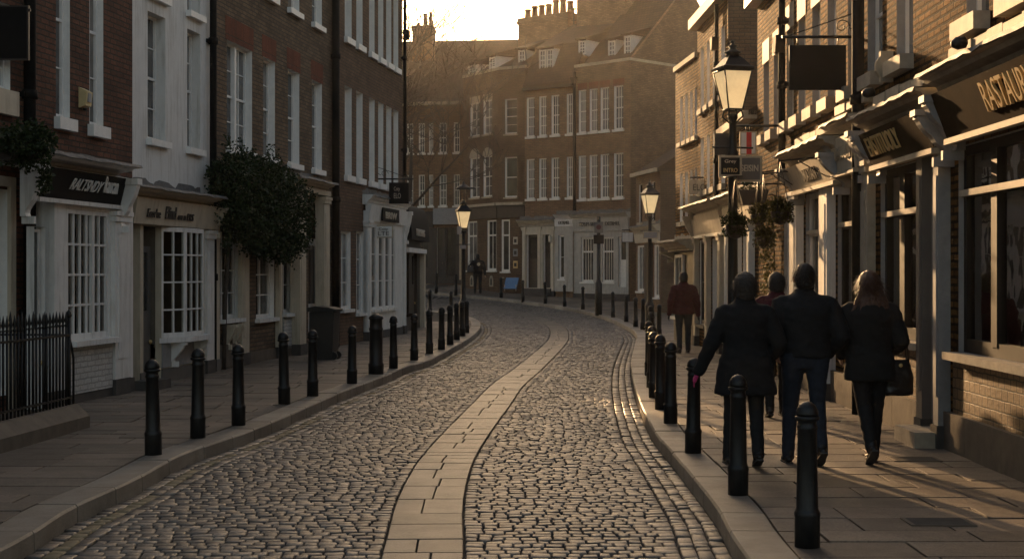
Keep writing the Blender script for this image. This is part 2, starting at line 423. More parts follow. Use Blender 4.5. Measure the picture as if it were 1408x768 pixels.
def stone(mb, c, fn, hu, hv, ztop, rnd=.003, base=-.02, bev=.008, m=0, dome=.0015):
    """one worn stone: centre c, frame fn(u, v)->xy, half sizes, rounded edges"""
    i = len(mb.v); tl = (random.uniform(-1, 1)*rnd, random.uniform(-1, 1)*rnd)
    j = lambda: random.uniform(-.004, .004)
    cs = [(-1, -1), (1, -1), (1, 1), (-1, 1)]; jj = [(j(), j()) for _ in cs]
    for lvl, (ins, z) in enumerate(((0, base), (.002, ztop-bev*.8), (bev, ztop), )):
        for (a, b), (ja, jb) in zip(cs, jj):
            x, y = fn(a*(hu-ins)+ja, b*(hv-ins)+jb); dz = (tl[0]*a+tl[1]*b) if lvl else 0
            mb.v.append((x, y, g(y)+z+dz))
    x, y = fn(0, 0); mb.v.append((x, y, g(y)+ztop+dome))
    for l in (0, 4):
        for k in range(4):
            q = (k+1) % 4; mb.f.append((i+l+k, i+l+q, i+l+4+q, i+l+4+k)); mb.m.append(m); mb.sm.append(True)
    for k in range(4):
        mb.f.append((i+8+k, i+8+(k+1) % 4, i+12)); mb.m.append(m); mb.sm.append(True)

# setts in rows across the street on both sides of the slab strip
def hit(c, n, line, tmax=11):
    best = None
    for p, q in zip(line[::3], line[3::3]):
        d = q-p; den = n.x*d.y-n.y*d.x
        if abs(den) < 1e-9: continue
        w_ = p-c; t = (w_.x*d.y-w_.y*d.x)/den; s_ = (w_.x*n.y-w_.y*n.x)/den
        if -.01 <= s_ <= 1.01 and .5 < t < tmax and (best is None or t < best): best = t
    return best
mb = MB(); STRIP = .265; last = [1.9, 1.9]
CH = .33                                        # three lengthwise courses beside each kerb
for i in range(50, len(CL)-3):
    c = CL[i]; t = (CL[min(i+4, len(CL)-1)]-CL[i-4]).normalized(); n = Vector((t.y, -t.x))
    if c.x < -13: break
    for side, line, s in ((0, KL, -1), (1, KR, 1)):
        h = hit(c, n*s, line)
        if h is None: h = last[side]
        h = max(last[side]-.25, min(last[side]+.25, h)); last[side] = h
        u = STRIP+.004+random.uniform(0, .006); end = h-CH
        while u < end-.05:
            w_ = min(random.uniform(.08, .15), end-u)
            if end-u-w_ < .06: w_ = end-u
            mid = u+w_/2; off = random.uniform(-.004, .004)
            stone(mb, None, lambda a, b, mid=mid, off=off: tuple(c+n*s*(mid+a)+t*(b+off)), w_/2-.004, .0542, random.uniform(-.005, .004), .0026)
            u += w_
struct(mb.build('road_setts', 'sett', fix=True))
mb = MB()
for line, s in ((KR, -1), (KL, 1)):
    for r_ in range(3):
        L = offset(line, s*(.055+.107*r_)); i = 40
        while i < len(L)-12:
            n_ = random.choice((1, 1, 2)); a, b = L[i], L[i+n_]; i += n_
            if b.x < -13: break
            t = (b-a).normalized(); n = Vector((t.y, -t.x)); c = (a+b)/2; hl = (b-a).length/2
            stone(mb, None, lambda a_, b_, c=c, n=n, t=t: tuple(c+n*a_+t*b_), .048, hl-.005, random.uniform(-.012, .0), .003, m=(1 if s == 1 and r_ == 1 and random.random() < .8 else 0))
struct(mb.build('gutter_setts', ['sett', 'channel_line']))
# faded yellow line lying in the left gutter
# pale slab strip down the middle
mb = MB(); i = 45; 
while i < len(CL)-8:
    n_ = random.choice((2, 3, 4, 4, 5, 6)); 
    if CL[i].x < -13: break
    split = random.uniform(-.06, .06)
    two = random.random() < .72
    for a0, a1 in ([(-STRIP, split), (split, STRIP)] if two else [(-STRIP, STRIP)]):
        k = i; vs = []
        for q in (0, n_):
            c = CL[i+q]; t = (CL[min(i+q+4, len(CL)-1)]-CL[i+q-4]).normalized(); n = Vector((t.y, -t.x))
            e = .006 if q == 0 else -.006
            vs.append([c+t*e+n*(a0+(.005)), c+t*e+n*(a1-.005)])
        zt = random.uniform(.0, .006); b_ = .008
        q4 = [vs[0][0], vs[0][1], vs[1][1], vs[1][0]]; cen = sum(q4, Vector((0, 0)))/4; j = len(mb.v)
        for ins, z in ((0, -.02), (0, zt-.006), (b_, zt)):
            for p in q4:
                d = (cen-p).normalized(); pp = p+d*ins; mb.v.append((pp.x, pp.y, g(pp.y)+z))
        for l in (0, 4):
            for k in range(4): q = (k+1) % 4; mb.grid((j+l+k, j+l+q, j+l+4+q, j+l+4+k))
        mb.grid((j+8, j+9, j+10, j+11))
    i += n_
struct(mb.build('slab_strip', 'strip_stone'))

# kerbs
KW = .31
for nm, line, s in (('kerb', KR, 1), ('kerb', KL, -1)):
    mb = MB(); i = 10
    while i < len(line)-8:
        n_ = random.choice((6, 7, 8, 9)); n_ = min(n_, len(line)-1-i)
        zt = PK+random.uniform(-.004, .006); j = len(mb.v); K = n_
        for q in range(K+1):
            c = line[i+q]; t = (line[min(i+q+3, len(line)-1)]-line[max(0, i+q-3)]).normalized(); n = Vector((t.y, -t.x))*s
            e = .010 if q == 0 else (-.010 if q == K else 0); c = c+t*e
            for o_, z in ((0, -.05), (.004, zt-.018), (.018, zt), (KW-.008, zt), (KW, zt-.01), (KW, -.05)):
                p = c+n*o_; mb.v.append((p.x, p.y, g(p.y)+z))
        for q in range(K):
            for k in range(5):
                a = j+q*6+k; mb.grid((a, a+1, a+7, a+6))
        mb.grid([j+k for k in range(6)]); mb.grid([j+K*6+k for k in range(6)])
        i += n_
    struct(mb.build(nm, 'kerb_granite'))

# pavement slabs
def xat(line, Y):
    for p, q in zip(line, line[1:]):
        if (p.y-Y)*(q.y-Y) <= 0 and p.y != q.y: return p.x+(q.x-p.x)*(Y-p.y)/(q.y-p.y)
    return None
def slabs(mb, xa, xb, y0, y1, rmin=.3, rmax=.52, z=PK):
    y = y0
    while y < y1:
        d = random.uniform(rmin, rmax); ya, yb = y, y+d
        a0, a1, b0, b1 = xa(ya), xa(yb), xb(ya), xb(yb)
        if None in (a0, a1, b0, b1): y = yb; continue
        x = max(a0, a1); cuts = [None]; lo, hi = min(a0, a1), max(b0, b1)
        x = lo+random.uniform(.25, .9); xs_ = []
        while x < hi-.2:
            if x > max(a0, a1)+.15 and x < min(b0, b1)-.15: xs_.append(x)
            x += random.uniform(.5, 1.25)
        L = [(a0, a1)]+[(v, v) for v in xs_]+[(b0, b1)]
        for (p0, p1), (q0, q1) in zip(L, L[1:]):
            zt = z+random.uniform(-.004, .004); e = .0085
            Q = [(p0+e, ya+e), (q0-e, ya+e), (q1-e, yb-e), (p1+e, yb-e)]; j = len(mb.v)
            cx = sum(p[0] for p in Q)/4; cy = sum(p[1] for p in Q)/4; tx = random.uniform(-.002, .002)
            for ins, zz in ((0, z-.03), (0, zt-.002), (.006, zt)):
                for k, p in enumerate(Q):
                    sx = 1 if p[0] < cx else -1; sy = 1 if p[1] < cy else -1
                    mb.v.append((p[0]+sx*ins, p[1]+sy*ins, g(p[1])+zz+(tx*sx if zz > z-.02 else 0)))
            for l in (0, 4):
                for k in range(4): q = (k+1) % 4; mb.grid((j+l+k, j+l+q, j+l+4+q, j+l+4+k))
            mb.grid((j+8, j+9, j+10, j+11))
        y = yb
KRi, KLi = offset(KR, KW+.006), offset(KL, -KW-.006)
mb = MB(); slabs(mb, lambda y: xat(KRi, y), lambda y: XR(y)+.12, -3, 41.5); struct(mb.build('pavement', 'york'))
mb = MB(); slabs(mb, lambda y: XL(y)-(1.5 if y < 19.5 else .12) if y < 41 else -6.5, lambda y: xat(KLi, y), -3, 48.5); struct(mb.build('pavement', 'york'))
# the far pavement: bays following the kerb
def bays(line, s, i0, i1, depth, kind):
    mb = MB(); i = i0
    while i < i1:
        n_ = random.choice((4, 5, 6, 8)); u = KW+.006
        while u < depth:
            w_ = random.uniform(.45, .9)
            q4 = []
            for q, o_ in ((i, u), (i, u+w_), (i+n_, u+w_), (i+n_, u)):
                q = min(q, len(line)-1); t = (line[min(q+3, len(line)-1)]-line[max(0, q-3)]).normalized(); n = Vector((t.y, -t.x))*s
                q4.append(line[q]+n*o_)
            cen = sum(q4, Vector((0, 0)))/4; j = len(mb.v); zt = random.uniform(-.003, .003)
            for z, ins in ((PK-.03, .006), (PK+zt, .009)):
                for p in q4:
                    d = (cen-p).normalized(); pp = p+d*ins; mb.v.append((pp.x, pp.y, g(pp.y)+z))
            for k in range(4): q = (k+1) % 4; mb.grid((j+k, j+q, j+4+q, j+4+k))
            mb.grid((j+4, j+5, j+6, j+7)); u += w_
        i += n_
    return struct(mb.build('pavement', 'york'))
def idx(line, f): return next(i for i, p in enumerate(line) if f(p))
iR = idx(KR, lambda p: p.y > 41.3)
# under-sheets so that joints show dark bedding
def sheet(name, poly, h, mat):
    mb = MB(); ys_ = sorted(p[1] for p in poly); y = ys_[0]
    V = [Vector(p) for p in poly]
    while y < ys_[-1]:
        pl = clip(clip(V, y, True), y+2, False); y += 2
        if len(pl) < 3: continue
        P3 = [Vector((p.x, p.y, 0)) for p in pl]
        for t in tessellate_polygon([P3]):
            q = [Vector((P3[i].x, P3[i].y, g(P3[i].y)+h)) for i in t]; cr_ = (q[1]-q[0]).cross(q[2]-q[0])
            if cr_.length < 1e-7: continue
            if cr_.z < 0: q.reverse()
            mb.face(q)
    return struct(mb.build(name, mat, fix=False))
kre = [p for p in offset(KR, .2)[::5]]; kle = [p for p in offset(KL, -.2)[::5]]
sheet('pavement_bed', [tuple(p) for p in kre]+[(-22, 90), (22, 90), (22, -4)], PK-.02, 'bed')
sheet('pavement_bed', [tuple(p) for p in kle]+[(-22, -4)], PK-.02, 'bed')
# paving of the far side laid in straight courses
mb = MB()
def xfar(y):                                     # kerb inner edge on the far side for a row at y
    c = [p.x+(q.x-p.x)*(y-p.y)/(q.y-p.y) for p, q in zip(KRi[iR-4:], KRi[iR-3:]) if (p.y-y)*(q.y-y) <= 0 and p.y != q.y]
    return min(c) if c else -14
slabs(mb, xfar, lambda y: 6.5, 41.5, 76, .4, .6); struct(mb.build('pavement', 'york'))
# ------------------------------------------------------------------ facades
class Fac:
    """a house front from p0 (left as seen) to p1; local x along it, y into the house, z up from the pavement"""
    def __init__(s, p0, p1, zb=None):
        s.p0, s.p1 = Vector(p0), Vector(p1); s.d = (s.p1-s.p0).normalized(); s.n = Vector((-s.d.y, s.d.x))
        s.rz = math.atan2(s.d.y, s.d.x); s.L = (s.p1-s.p0).length
        s.zb = (g(s.p0.y)+PK) if zb is None else zb
    def hit(s, px, w=0):
        r = Vector(((px-CX)/F, 1)); o = s.p0-s.n*w
        den = r.x*s.d.y-r.y*s.d.x; t = (o.x*s.d.y-o.y*s.d.x)/den
        return (r*t-o).dot(s.d), t
    def u(s, px, w=0): return s.hit(px, w)[0]
    def z(s, px, py, w=0): return H+(HY-py)*s.hit(px, w)[1]/F-s.zb
    @property
    def loc(s): return (s.p0.x, s.p0.y, s.zb)

def wall_grid(mb, x0, x1, z0, z1, holes, y=0, dep=.15, m=0, mr=1):
    xs = sorted({x0, x1}|{h[0] for h in holes}|{h[1] for h in holes}); zs = sorted({z0, z1}|{h[2] for h in holes}|{h[3] for h in holes})
    xs = [x for x in xs if x0 <= x <= x1]; zs = [z for z in zs if z0 <= z <= z1]
    for a, b in zip(xs, xs[1:]):
        for c, d in zip(zs, zs[1:]):
            if any(h[0]-1e-6 <= a and b <= h[1]+1e-6 and h[2]-1e-6 <= c and d <= h[3]+1e-6 for h in holes): continue
            mb.face([(a, y, c), (b, y, c), (b, y, d), (a, y, d)], m)
    for a, b, c, d in holes:
        mb.face([(a, y, c), (a, y+dep, c), (a, y+dep, d), (a, y, d)], mr); mb.face([(b, y, c), (b, y, d), (b, y+dep, d), (b, y+dep, c)], mr)
        mb.face([(a, y, d), (a, y+dep, d), (b, y+dep, d), (b, y, d)], mr); mb.face([(a, y, c), (b, y, c), (b, y+dep, c), (a, y+dep, c)], mr)

def building(name, label, fac, depth, ztop, holes, mat, reveal='white_trim', dep=.15, cat='building', group=None, side=None, roof='flat', plinth=None, x0=0, x1=None):
    root = thing(name, label, cat, fac.loc, fac.rz, group)
    L = fac.L if x1 is None else x1
    mb = MB(); wall_grid(mb, x0, L, -.4, ztop, holes, 0, dep)
    sm = side or mat
    mb.face([(x0, 0, -.4), (x0, 0, ztop), (x0, depth, ztop), (x0, depth, -.4)], 2)
    mb.face([(L, 0, -.4), (L, depth, -.4), (L, depth, ztop), (L, 0, ztop)], 2)
    mb.face([(x0, depth, -.4), (x0, depth, ztop), (L, depth, ztop), (L, depth, -.4)], 2)
    mb.build('wall', [mat, reveal, sm], root)
    r = MB()
    if roof == 'flat':
        r.box(x0-.02, L+.02, -.06, depth+.02, ztop, ztop+.12)
        r.build('parapet', 'stone_trim', root)
    elif roof:
        rh = roof; e = .15
        pr = [(-e, ztop), (depth/2, ztop+rh), (depth+e, ztop), (depth+e, ztop-.08), (-e, ztop-.08)]
        r.prism(pr, x0-.0, L+.0); r.build('roof', 'roof_tile', root)
    return root

WCACHE = {}
def sash(parent, u0, u1, z0, z1, dep=.12, cols=2, rows=2, glass='pane_dark', frame='white_trim', sill='white_trim', fw=.045, bar=.018, sillh=.09, sillp=.09, meet=True, lit=None, thick=.05, sillx=.06, transom=None):
    """sash window set back in its opening: window > pane, sill"""
    if glass == 'pane_grey': glass = random.choice(('pane_grey', 'pane_grey', 'pane_dark', 'pane_blind'))
    w, h = u1-u0, z1-z0; key = (round(w, 2), round(h, 2), dep, cols, rows, glass, frame, sill, fw, bar, sillh, sillp, meet, thick, transom)
    if key not in WCACHE:
        f = MB(); y0, y1 = dep-thick, dep+.01; g_ = .002
        f.box(g_, fw, y0, y1, g_, h-g_); f.box(w-fw, w-g_, y0, y1, g_, h-g_); f.box(fw, w-fw, y0+.002, y1, h-fw, h-g_); f.box(fw, w-fw, y0+.002, y1, g_, fw*1.4)
        mid = h*.5 if transom is None else h*transom
        if meet: f.box(fw, w-fw, y0+.004, y1, mid-.02, mid+.02)
        segs = [(fw*1.4, mid-.02), (mid+.02, h-fw)] if meet else [(fw*1.4, h-fw)]
        for k in range(1, cols):
            x = fw+(w-2*fw)*k/cols
            for a, b in segs: f.box(x-bar/2, x+bar/2, y0+.012, y1, a, b)
        for a, b in segs:
            for k in range(1, rows):
                z = a+(b-a)*k/rows; f.box(fw, w-fw, y0+.016, y1, z-bar/2, z+bar/2)
        p = MB(); p.box(fw*.5, w-fw*.5, dep-.012, dep-.004, fw*.5, h-fw*.5)
        s_ = MB(); s_.box(-sillx, w+sillx, -sillp, y0-.001, -sillh, -.001)
        WCACHE[key] = (f.mesh('window', frame), p.mesh('pane', glass), s_.mesh('sill', sill or frame))
    a, b, c = WCACHE[key]
    o = link('window', a, parent, (u0, 0, z0)); link('pane', b, o)
    if sill: link('sill', c, o)
    return o

def bulbs(parent, spots):
    for (x, y, z, s) in spots:
        m = MB(); m.lathe([(.01, z-s), (s*.5, z-s*.6), (s*.5, z+s*.5), (.01, z+s)], (x, y), 8); m.build('interior_lamp', 'warm_bulb', parent)
def room(parent, u0, u1, z0, z1, y0=.16, y1=1.5, pane_backdrop=0):
    m = MB(); m.box(u0, u1, y0, y1, z0, z1, 0, skip='f'); m.build('interior', 'room', parent)
    if pane_backdrop:
        c = MB(); n = int((u1-u0)*22); pts = [(u0+(u1-u0)*i/n, y0+.18+.035*math.sin(i*1.9)+random.uniform(-.01, .01)) for i in range(n+1)]
        for (a, b), (a2, b2) in zip(pts, pts[1:]): c.face([(a, b, z0+.02), (a2, b2, z0+.02), (a2, b2, z1-.02), (a, b, z1-.02)], 0, True)
        if pane_backdrop == 1: c.build('pane_backdrop', 'pane_backdrop', parent)  # pale folds added behind the glass to lighten the dark panes

def cornice(parent, u0, u1, z, p=.35, h=.28, mat='white_paint', name='cornice', lead=True, y0=0):
    """moulded shop cornice with a lead flashing on top"""
    m = MB(); pr = [(y0, z), (y0-p*.35, z), (y0-p*.35, z+h*.18), (y0-p*.5, z+h*.26), (y0-p*.55, z+h*.45), (y0-p*.8, z+h*.6), (y0-p*.86, z+h*.8), (y0-p, z+h*.84), (y0-p, z+h), (y0, z+h*1.05)]
    m.prism(list(reversed(pr)), u0, u1); o = m.build(name, mat, parent)
    if lead:
        l = MB(); n = max(3, int((u1-u0)/.22)); i0 = len(l.v)
        for k in range(n+1):
            x = u0-.01+(u1-u0+.02)*k/n; a, b = random.uniform(-.014, .014), random.uniform(-.012, .02)
            for y_, z_ in ((y0+.0, z+h*1.05+.16+b), (y0-.01, z+h*1.05+.012), (y0-p-.012, z+h+.012+a*.4), (y0-p-.03, z+h-.03+a), (y0-p-.012, z+h-.03+a)): l.v.append((x, y_+random.uniform(-.006, .006), z_))
        for k in range(n):
            for q in range(4): a = i0+k*5+q; l.grid((a, a+5, a+6, a+1), 0, False)
        l.build('flashing', 'lead', o, fix=True)
    return o
def corbel(parent, u, z0, z1, p=.3, w=.12, mat='white_paint', y0=0):
    """scrolled bracket under the end of a cornice"""
    h = z1-z0; pts = []
    for k in range(17):
        t = k/16; z = z1-h*t
        if t < .22: y = p
        elif t < .6: q = (t-.22)/.38; y = p*(1-.06-.42*q**1.5)
        else: q = (t-.6)/.4; y = p*(.52-.34*math.sin(q*math.pi/2)+.06*math.sin(q*math.pi*2))
        pts.append((y0-.03-y, z))
    pr = [(y0, z1)]+pts+[(y0, z0)]
    m = MB(); m.prism(pr, u, u+w); m.prism([(y0-.03-p-.025, z1-.001), (y0-.03-p-.025, z1-h*.13), (y0, z1-h*.13), (y0, z1-.001)], u-.018, u+w+.018)
    m.box(u+w*.3, u+w*.7, y0-p*.5-.03, y0, z0-.09, z0-.001)
    return m.build('corbel', mat, parent)
def pilaster(parent, u0, u1, z1, p=.1, mat='white_paint', base='dark_stone', z0=0):
    m = MB(); m.box(u0, u1, -p, 0, z0+.22, z1-.14); m.box(u0-.03, u1+.03, -p-.03, 0, z1-.14, z1-.06); m.box(u0-.05, u1+.05, -p-.05, 0, z1-.06, z1)
    m.box(u0+(u1-u0)*.2, u0+(u1-u0)*.8, -p-.012, -p, z0+.5, z1-.35)
    o = m.build('pilaster', mat, parent)
    b = MB(); b.box(u0-.02, u1+.02, -p-.02, 0, z0-.1, z0+.22); b.build('pilaster_base', base, o); return o
def shopwin(parent, u0, u1, z0, z1, cols, rows, y=0, dep=.06, frame='white_paint', glass='glass', fw=.07, bar=.022, sillp=.1, transom=None, mull=None, rm=True, pane_backdrop=0, sill=True, rowz=None, sillmat=None, yroom=None):
    """shop window: shop_window > pane, sill, interior; mull = widths of mullions at fractions"""
    o = sash(parent, u0, u1, z0, z1, dep, 1, 1, glass, frame, (sillmat or frame) if sill else None, fw, bar, .07, sillp, False)
    o.location.y = y; o.name = 'shop_window'
    w, h = u1-u0, z1-z0; f = MB(); y0, y1 = dep-.045, dep+.006
    xs = [fw]+[w*m_ for m_, _ in (mull or [])]+[w-fw]; zt = h*transom if transom else None
    for m_, mw in (mull or []): f.box(w*m_-mw/2, w*m_+mw/2, y0-.012, y1, fw, h-fw)
    if zt: f.box(fw, w-fw, y0-.02, y1, zt-.035, zt+.035)
    if cols > 1:
        for k in range(1, cols): x = fw+(w-2*fw)*k/cols; f.box(x-bar/2, x+bar/2, y0+.008, y1, fw, h-fw)
    for k in range(1, rows): z = fw+(h-2*fw)*k/rows; f.box(fw, w-fw, y0+.012, y1, z-bar/2, z+bar/2)
    if f.v: f.build('glazing_bars', frame, o)
    if rm:
        room(o, .0, w, -.2, h+.05, dep+.03 if yroom is None else yroom, 1.4, pane_backdrop)
    return o
def panel_door(parent, u0, u1, z0, z1, mat='grey_paint', y=.12, glassz=None, glass='pane_dark', frame='white_paint'):
    m = MB(); w = u1-u0; st = w*.14
    gz = glassz or z0+(z1-z0)*.55
    m.box(u0, u1, y, y+.05, z0, gz); m.box(u0, u0+st, y, y+.05, gz, z1); m.box(u1-st, u1, y, y+.05, gz, z1); m.box(u0+st, u1-st, y, y+.05, z1-st, z1)
    for a, b in ((z0+.12, z0+(gz-z0)*.5-.04), (z0+(gz-z0)*.5+.04, gz-.1)):
        m.prism([(u0+st, a), (u1-st, a), (u1-st, b), (u0+st, b)], y-.012, y, 'y')
    o = m.build('door', mat, parent)
    p = MB(); p.box(u0+st-.005, u1-st+.005, y+.02, y+.03, gz-.005, z1-st+.005); p.build('pane', glass, o)
    h_ = MB(); h_.lathe([(.012, 0), (.03, .01), (.03, .03), (.01, .045)], n=10); k = h_.build('handle', 'gilt', o, (u1-st*.5, y-.0, (z0+gz)/2+.05)); k.rotation_euler = (R(90), 0, 0)
    return o
def fascia(parent, u0, u1, z0, z1, yb=-.12, yt=-.28, mat='black_board', trim='white_paint', th=.05):
    m = MB(); m.prism([(yb, z0), (yt, z1), (yt+th+.1, z1), (yb+th+.02, z0)], u0, u1); o = m.build('fascia', mat, parent)
    if trim:
        t = MB(); t.box(u0-.01, u1+.01, yb-.03, yb+.05, z0-.055, z0-.002); t.build('moulding', trim, o)
    return o
def downpipe(fac, u, z0, z1, label, name='drainpipe', r=.055, y=-.09, collars=(), hopper=None, mat='pipe_iron', group=None):
    root = thing(name, label, 'drainpipe', (fac.p0.x+fac.d.x*u+fac.n.x*y, fac.p0.y+fac.d.y*u+fac.n.y*y, fac.zb), fac.rz, group)
    m = MB(); m.tube([(0, 0, z0), (0, 0, z1)], r, 12); m.build('pipe', mat, root)
    for c in collars:
        k = MB(); k.lathe([(r+.002, c-.06), (r+.022, c-.055), (r+.022, c+.055), (r+.002, c+.06)], n=12); k.box(-.11, .11, r*.3, r+.035, c-.03, c+.03); k.build('collar', mat, root)
    if hopper:
        k = MB(); k.prism([(-.08, hopper), (.08, hopper), (.15, hopper+.2), (.15, hopper+.26), (-.15, hopper+.26), (-.15, hopper+.2)], -.12, .03, 'y'); k.build('hopper', mat, root)
    return root
def chimney(parent, x0, x1, y0, y1, z0, z1, pots, mat='brick_far', ph=.5, pr=.13, potmat='terracotta'):
    m = MB(); m.box(x0, x1, y0, y1, z0, z1-.3); m.box(x0-.06, x1+.06, y0-.06, y1+.06, z1-.3, z1-.15); m.box(x0-.03, x1+.03, y0-.03, y1+.03, z1-.15, z1)
    o = m.build('chimney', mat, parent)
    for k in range(pots):
        x = x0+(x1-x0)*(k+.5)/pots; h = ph*random.choice((.8, 1, 1, 1.25)); p = MB()
        p.lathe([(pr, z1), (pr*.82, z1+h*.8), (pr, z1+h*.82), (pr, z1+h*.95), (pr*.75, z1+h)], (x, (y0+y1)/2), 10); p.build('chimney_pot', potmat, o)
    return o

# ================================================================== LEFT ROW
LL = Fac((XL(12), 12), (XL(41.2), 41.2), PK)    # the common line of the fronts
def sub(a, b, base=LL, **k):
    return Fac(base.p0+base.d*base.u(a), base.p0+base.d*base.u(b), **k)
LEFTG = None
# --- L0 brick house behind the railings
f0 = Fac(LL.p0-LL.d*4, LL.p0+LL.d*LL.u(44), PK)
zw = lambda py: f0.z(20, py)
a0, a1 = f0.u(-30), f0.u(14)
b0 = building('brick_house', 'red brick house with a cream doorway at the left edge, behind the black railings', f0, 7, 10.8,
              [(a0, a1, zw(128), zw(10)), (f0.u(-30), f0.u(10), 0.2, zw(262))], 'brick_red')
sash(b0, a0, a1, zw(128), zw(10), .12, 2, 2, 'pane_grey', sill='cream_paint', sillh=.3)
panel_door(b0, f0.u(-30)+.02, f0.u(10)-.02, .2, zw(262)-.02, 'cream_paint', .1)
m = MB(); x_ = f0.u(10); m.box(x_, x_+.13, -.05, .0, 0, zw(258)+.12); m.box(f0.u(-30)-.13, x_, -.05, 0, zw(258), zw(258)+.12); m.build('door_surround', 'cream_paint', b0)
# --- L1 brick house with the black-boarded bow shop
f1 = sub(45, 182)
w1 = [(f1.u(77), f1.u(96)), (f1.u(123), f1.u(142))]; zs, zt = f1.z(88, 163), f1.z(88, -110)
H1 = [(a, b, zs, zt) for a, b in w1]+[(.25, f1.L-.2, .0, f1.z(100, 240))]
b1 = building('brick_house', 'dark red brick house above the black-boarded white shop with small square panes', f1, 8, 11.2, H1, 'brick_red')
for a, b in w1: sash(b1, a, b, zs, zt, .14, 2, 2, 'pane_grey', sillh=.16)
P = .34
def shop_box(parent, fac, p, z1, mat='white_paint', u0=.0, u1=None, dark='dark_stone', name='shopfront', holes=(), z0=0, riser=None, riserz=.7):
    """projecting timber shopfront with openings in its face"""
    u1 = fac.L if u1 is None else u1; m = MB(); hs = list(holes)
    wall_grid(m, u0, u1, z0, z1, hs, -p, .1, 0, 0)
    m.face([(u0, -p, z0), (u0, -p, z1), (u0, 0, z1), (u0, 0, z0)]); m.face([(u1, -p, z0), (u1, 0, z0), (u1, 0, z1), (u1, -p, z1)]); m.face([(u0, -p, z1), (u1, -p, z1), (u1, 0, z1), (u0, 0, z1)])
    o = m.build(name, mat, parent)
    s = MB(); a = u0
    doors = sorted([(h[0], h[1]) for h in hs if h[2] < z0+.25])
    for (c, d) in doors+[(u1, u1)]:
        if c-a > .05: s.box(a-.012, c, -p-.025, -p, z0-.1, z0+.2)
        a = d
    s.build('plinth', dark, o)
    return o
s0, s1 = f1.u(92, P), f1.u(150, P); z0_, z1_ = f1.z(120, 466, P), f1.z(120, 289, P)
sh = shop_box(b1, f1, P, f1.z(120, 236, P), holes=[(s0, s1, z0_, z1_), (f1.u(47, P), f1.u(62, P), .02, 2.25)], u0=-.1, u1=f1.u(183, P))
shopwin(b1, s0, s1, z0_, z1_, 6, 4, -P, .06, fw=.06, bar=.03, sillp=.16, mull=[(.62, .07)], pane_backdrop=2)
panel_door(b1, f1.u(47, P)+.02, f1.u(62, P)-.02, .05, 2.22, 'white_paint', -P+.06, 1.0)
m = MB(); m.box(s0-.04, s1+.04, -P-.035, -P-.001, .12, z0_-.08); m.build('stall_riser', 'brick_white', b1)
for a, b in ((f1.u(153, P), f1.u(172, P)),): pilaster(b1, a, b, z1_+.02, P+.06)
fz0, fz1 = f1.z(120, 277, P+.1), f1.z(120, 236, P+.2)
fa = fascia(b1, f1.u(62, P+.15), f1.u(181, P+.15), fz0, fz1, -P-.06, -P-.15)
put_text('a', 'lettering', 'white_trim', fa, f1.u(97, P+.12), f1.u(138, P+.12), fz0+.13, fz1-.1, -P-.095, .075, .02)
put_text('b', 'lettering', 'white_trim', fa, f1.u(142, P+.1), f1.u(160, P+.1), fz0+.14, fz0+.36, -P-.095, .035, .01)
cornice(b1, f1.u(62, P+.3), f1.u(190, P+.3), fz1+.003, P+.34, .16)
corbel(b1, f1.u(62, P+.25)-.14, fz0-.25, fz1, .26, .13, y0=-P); corbel(b1, f1.u(179, P+.2), fz0-.28, fz1, .26, .13, y0=-P)
m = MB(); m.box(f1.u(153), f1.u(178), -P-.3, -P, -.02, .14); m.build('doorstep', 'dark_stone', b1)
# --- L2 white rendered house
f2 = sub(182, 293)
w2 = [(f2.u(203), f2.u(227.5)), (f2.u(257.5), f2.u(275.5))]; zs, zt = f2.z(215, 193), f2.z(215, 20)
d0, d1 = f2.u(191, .05), f2.u(216, .05)
P2 = .12
H2 = [(a, b, zs, zt) for a, b in w2]+[(a, b, 5.95+0, 7.4) for a, b in w2]+[(.1, f2.L-.2, 0, f2.z(240, 312))]
b2 = building('rendered_house', 'white rendered house with two tall sash windows above the cream shop', f2, 8, 10.4, H2, 'render_white', 'render_white')
for a, b in w2:
    sash(b2, a, b, zs, zt, .2, 2, 2, 'pane_grey', sillh=.1); sash(b2, a, b, 5.95, 7.4, .2, 2, 2, 'pane_grey', sillh=.1)
s0, s1 = f2.u(222, P2), f2.u(279, P2); z0_, z1_ = f2.z(250, 463, P2+.2), f2.z(250, 314, P2)
sh = shop_box(b2, f2, P2, f2.z(240, 268, P2), 'cream_paint', holes=[(s0, s1, z0_, z1_), (d0, d1, .02, z1_)], dark='grey_paint')
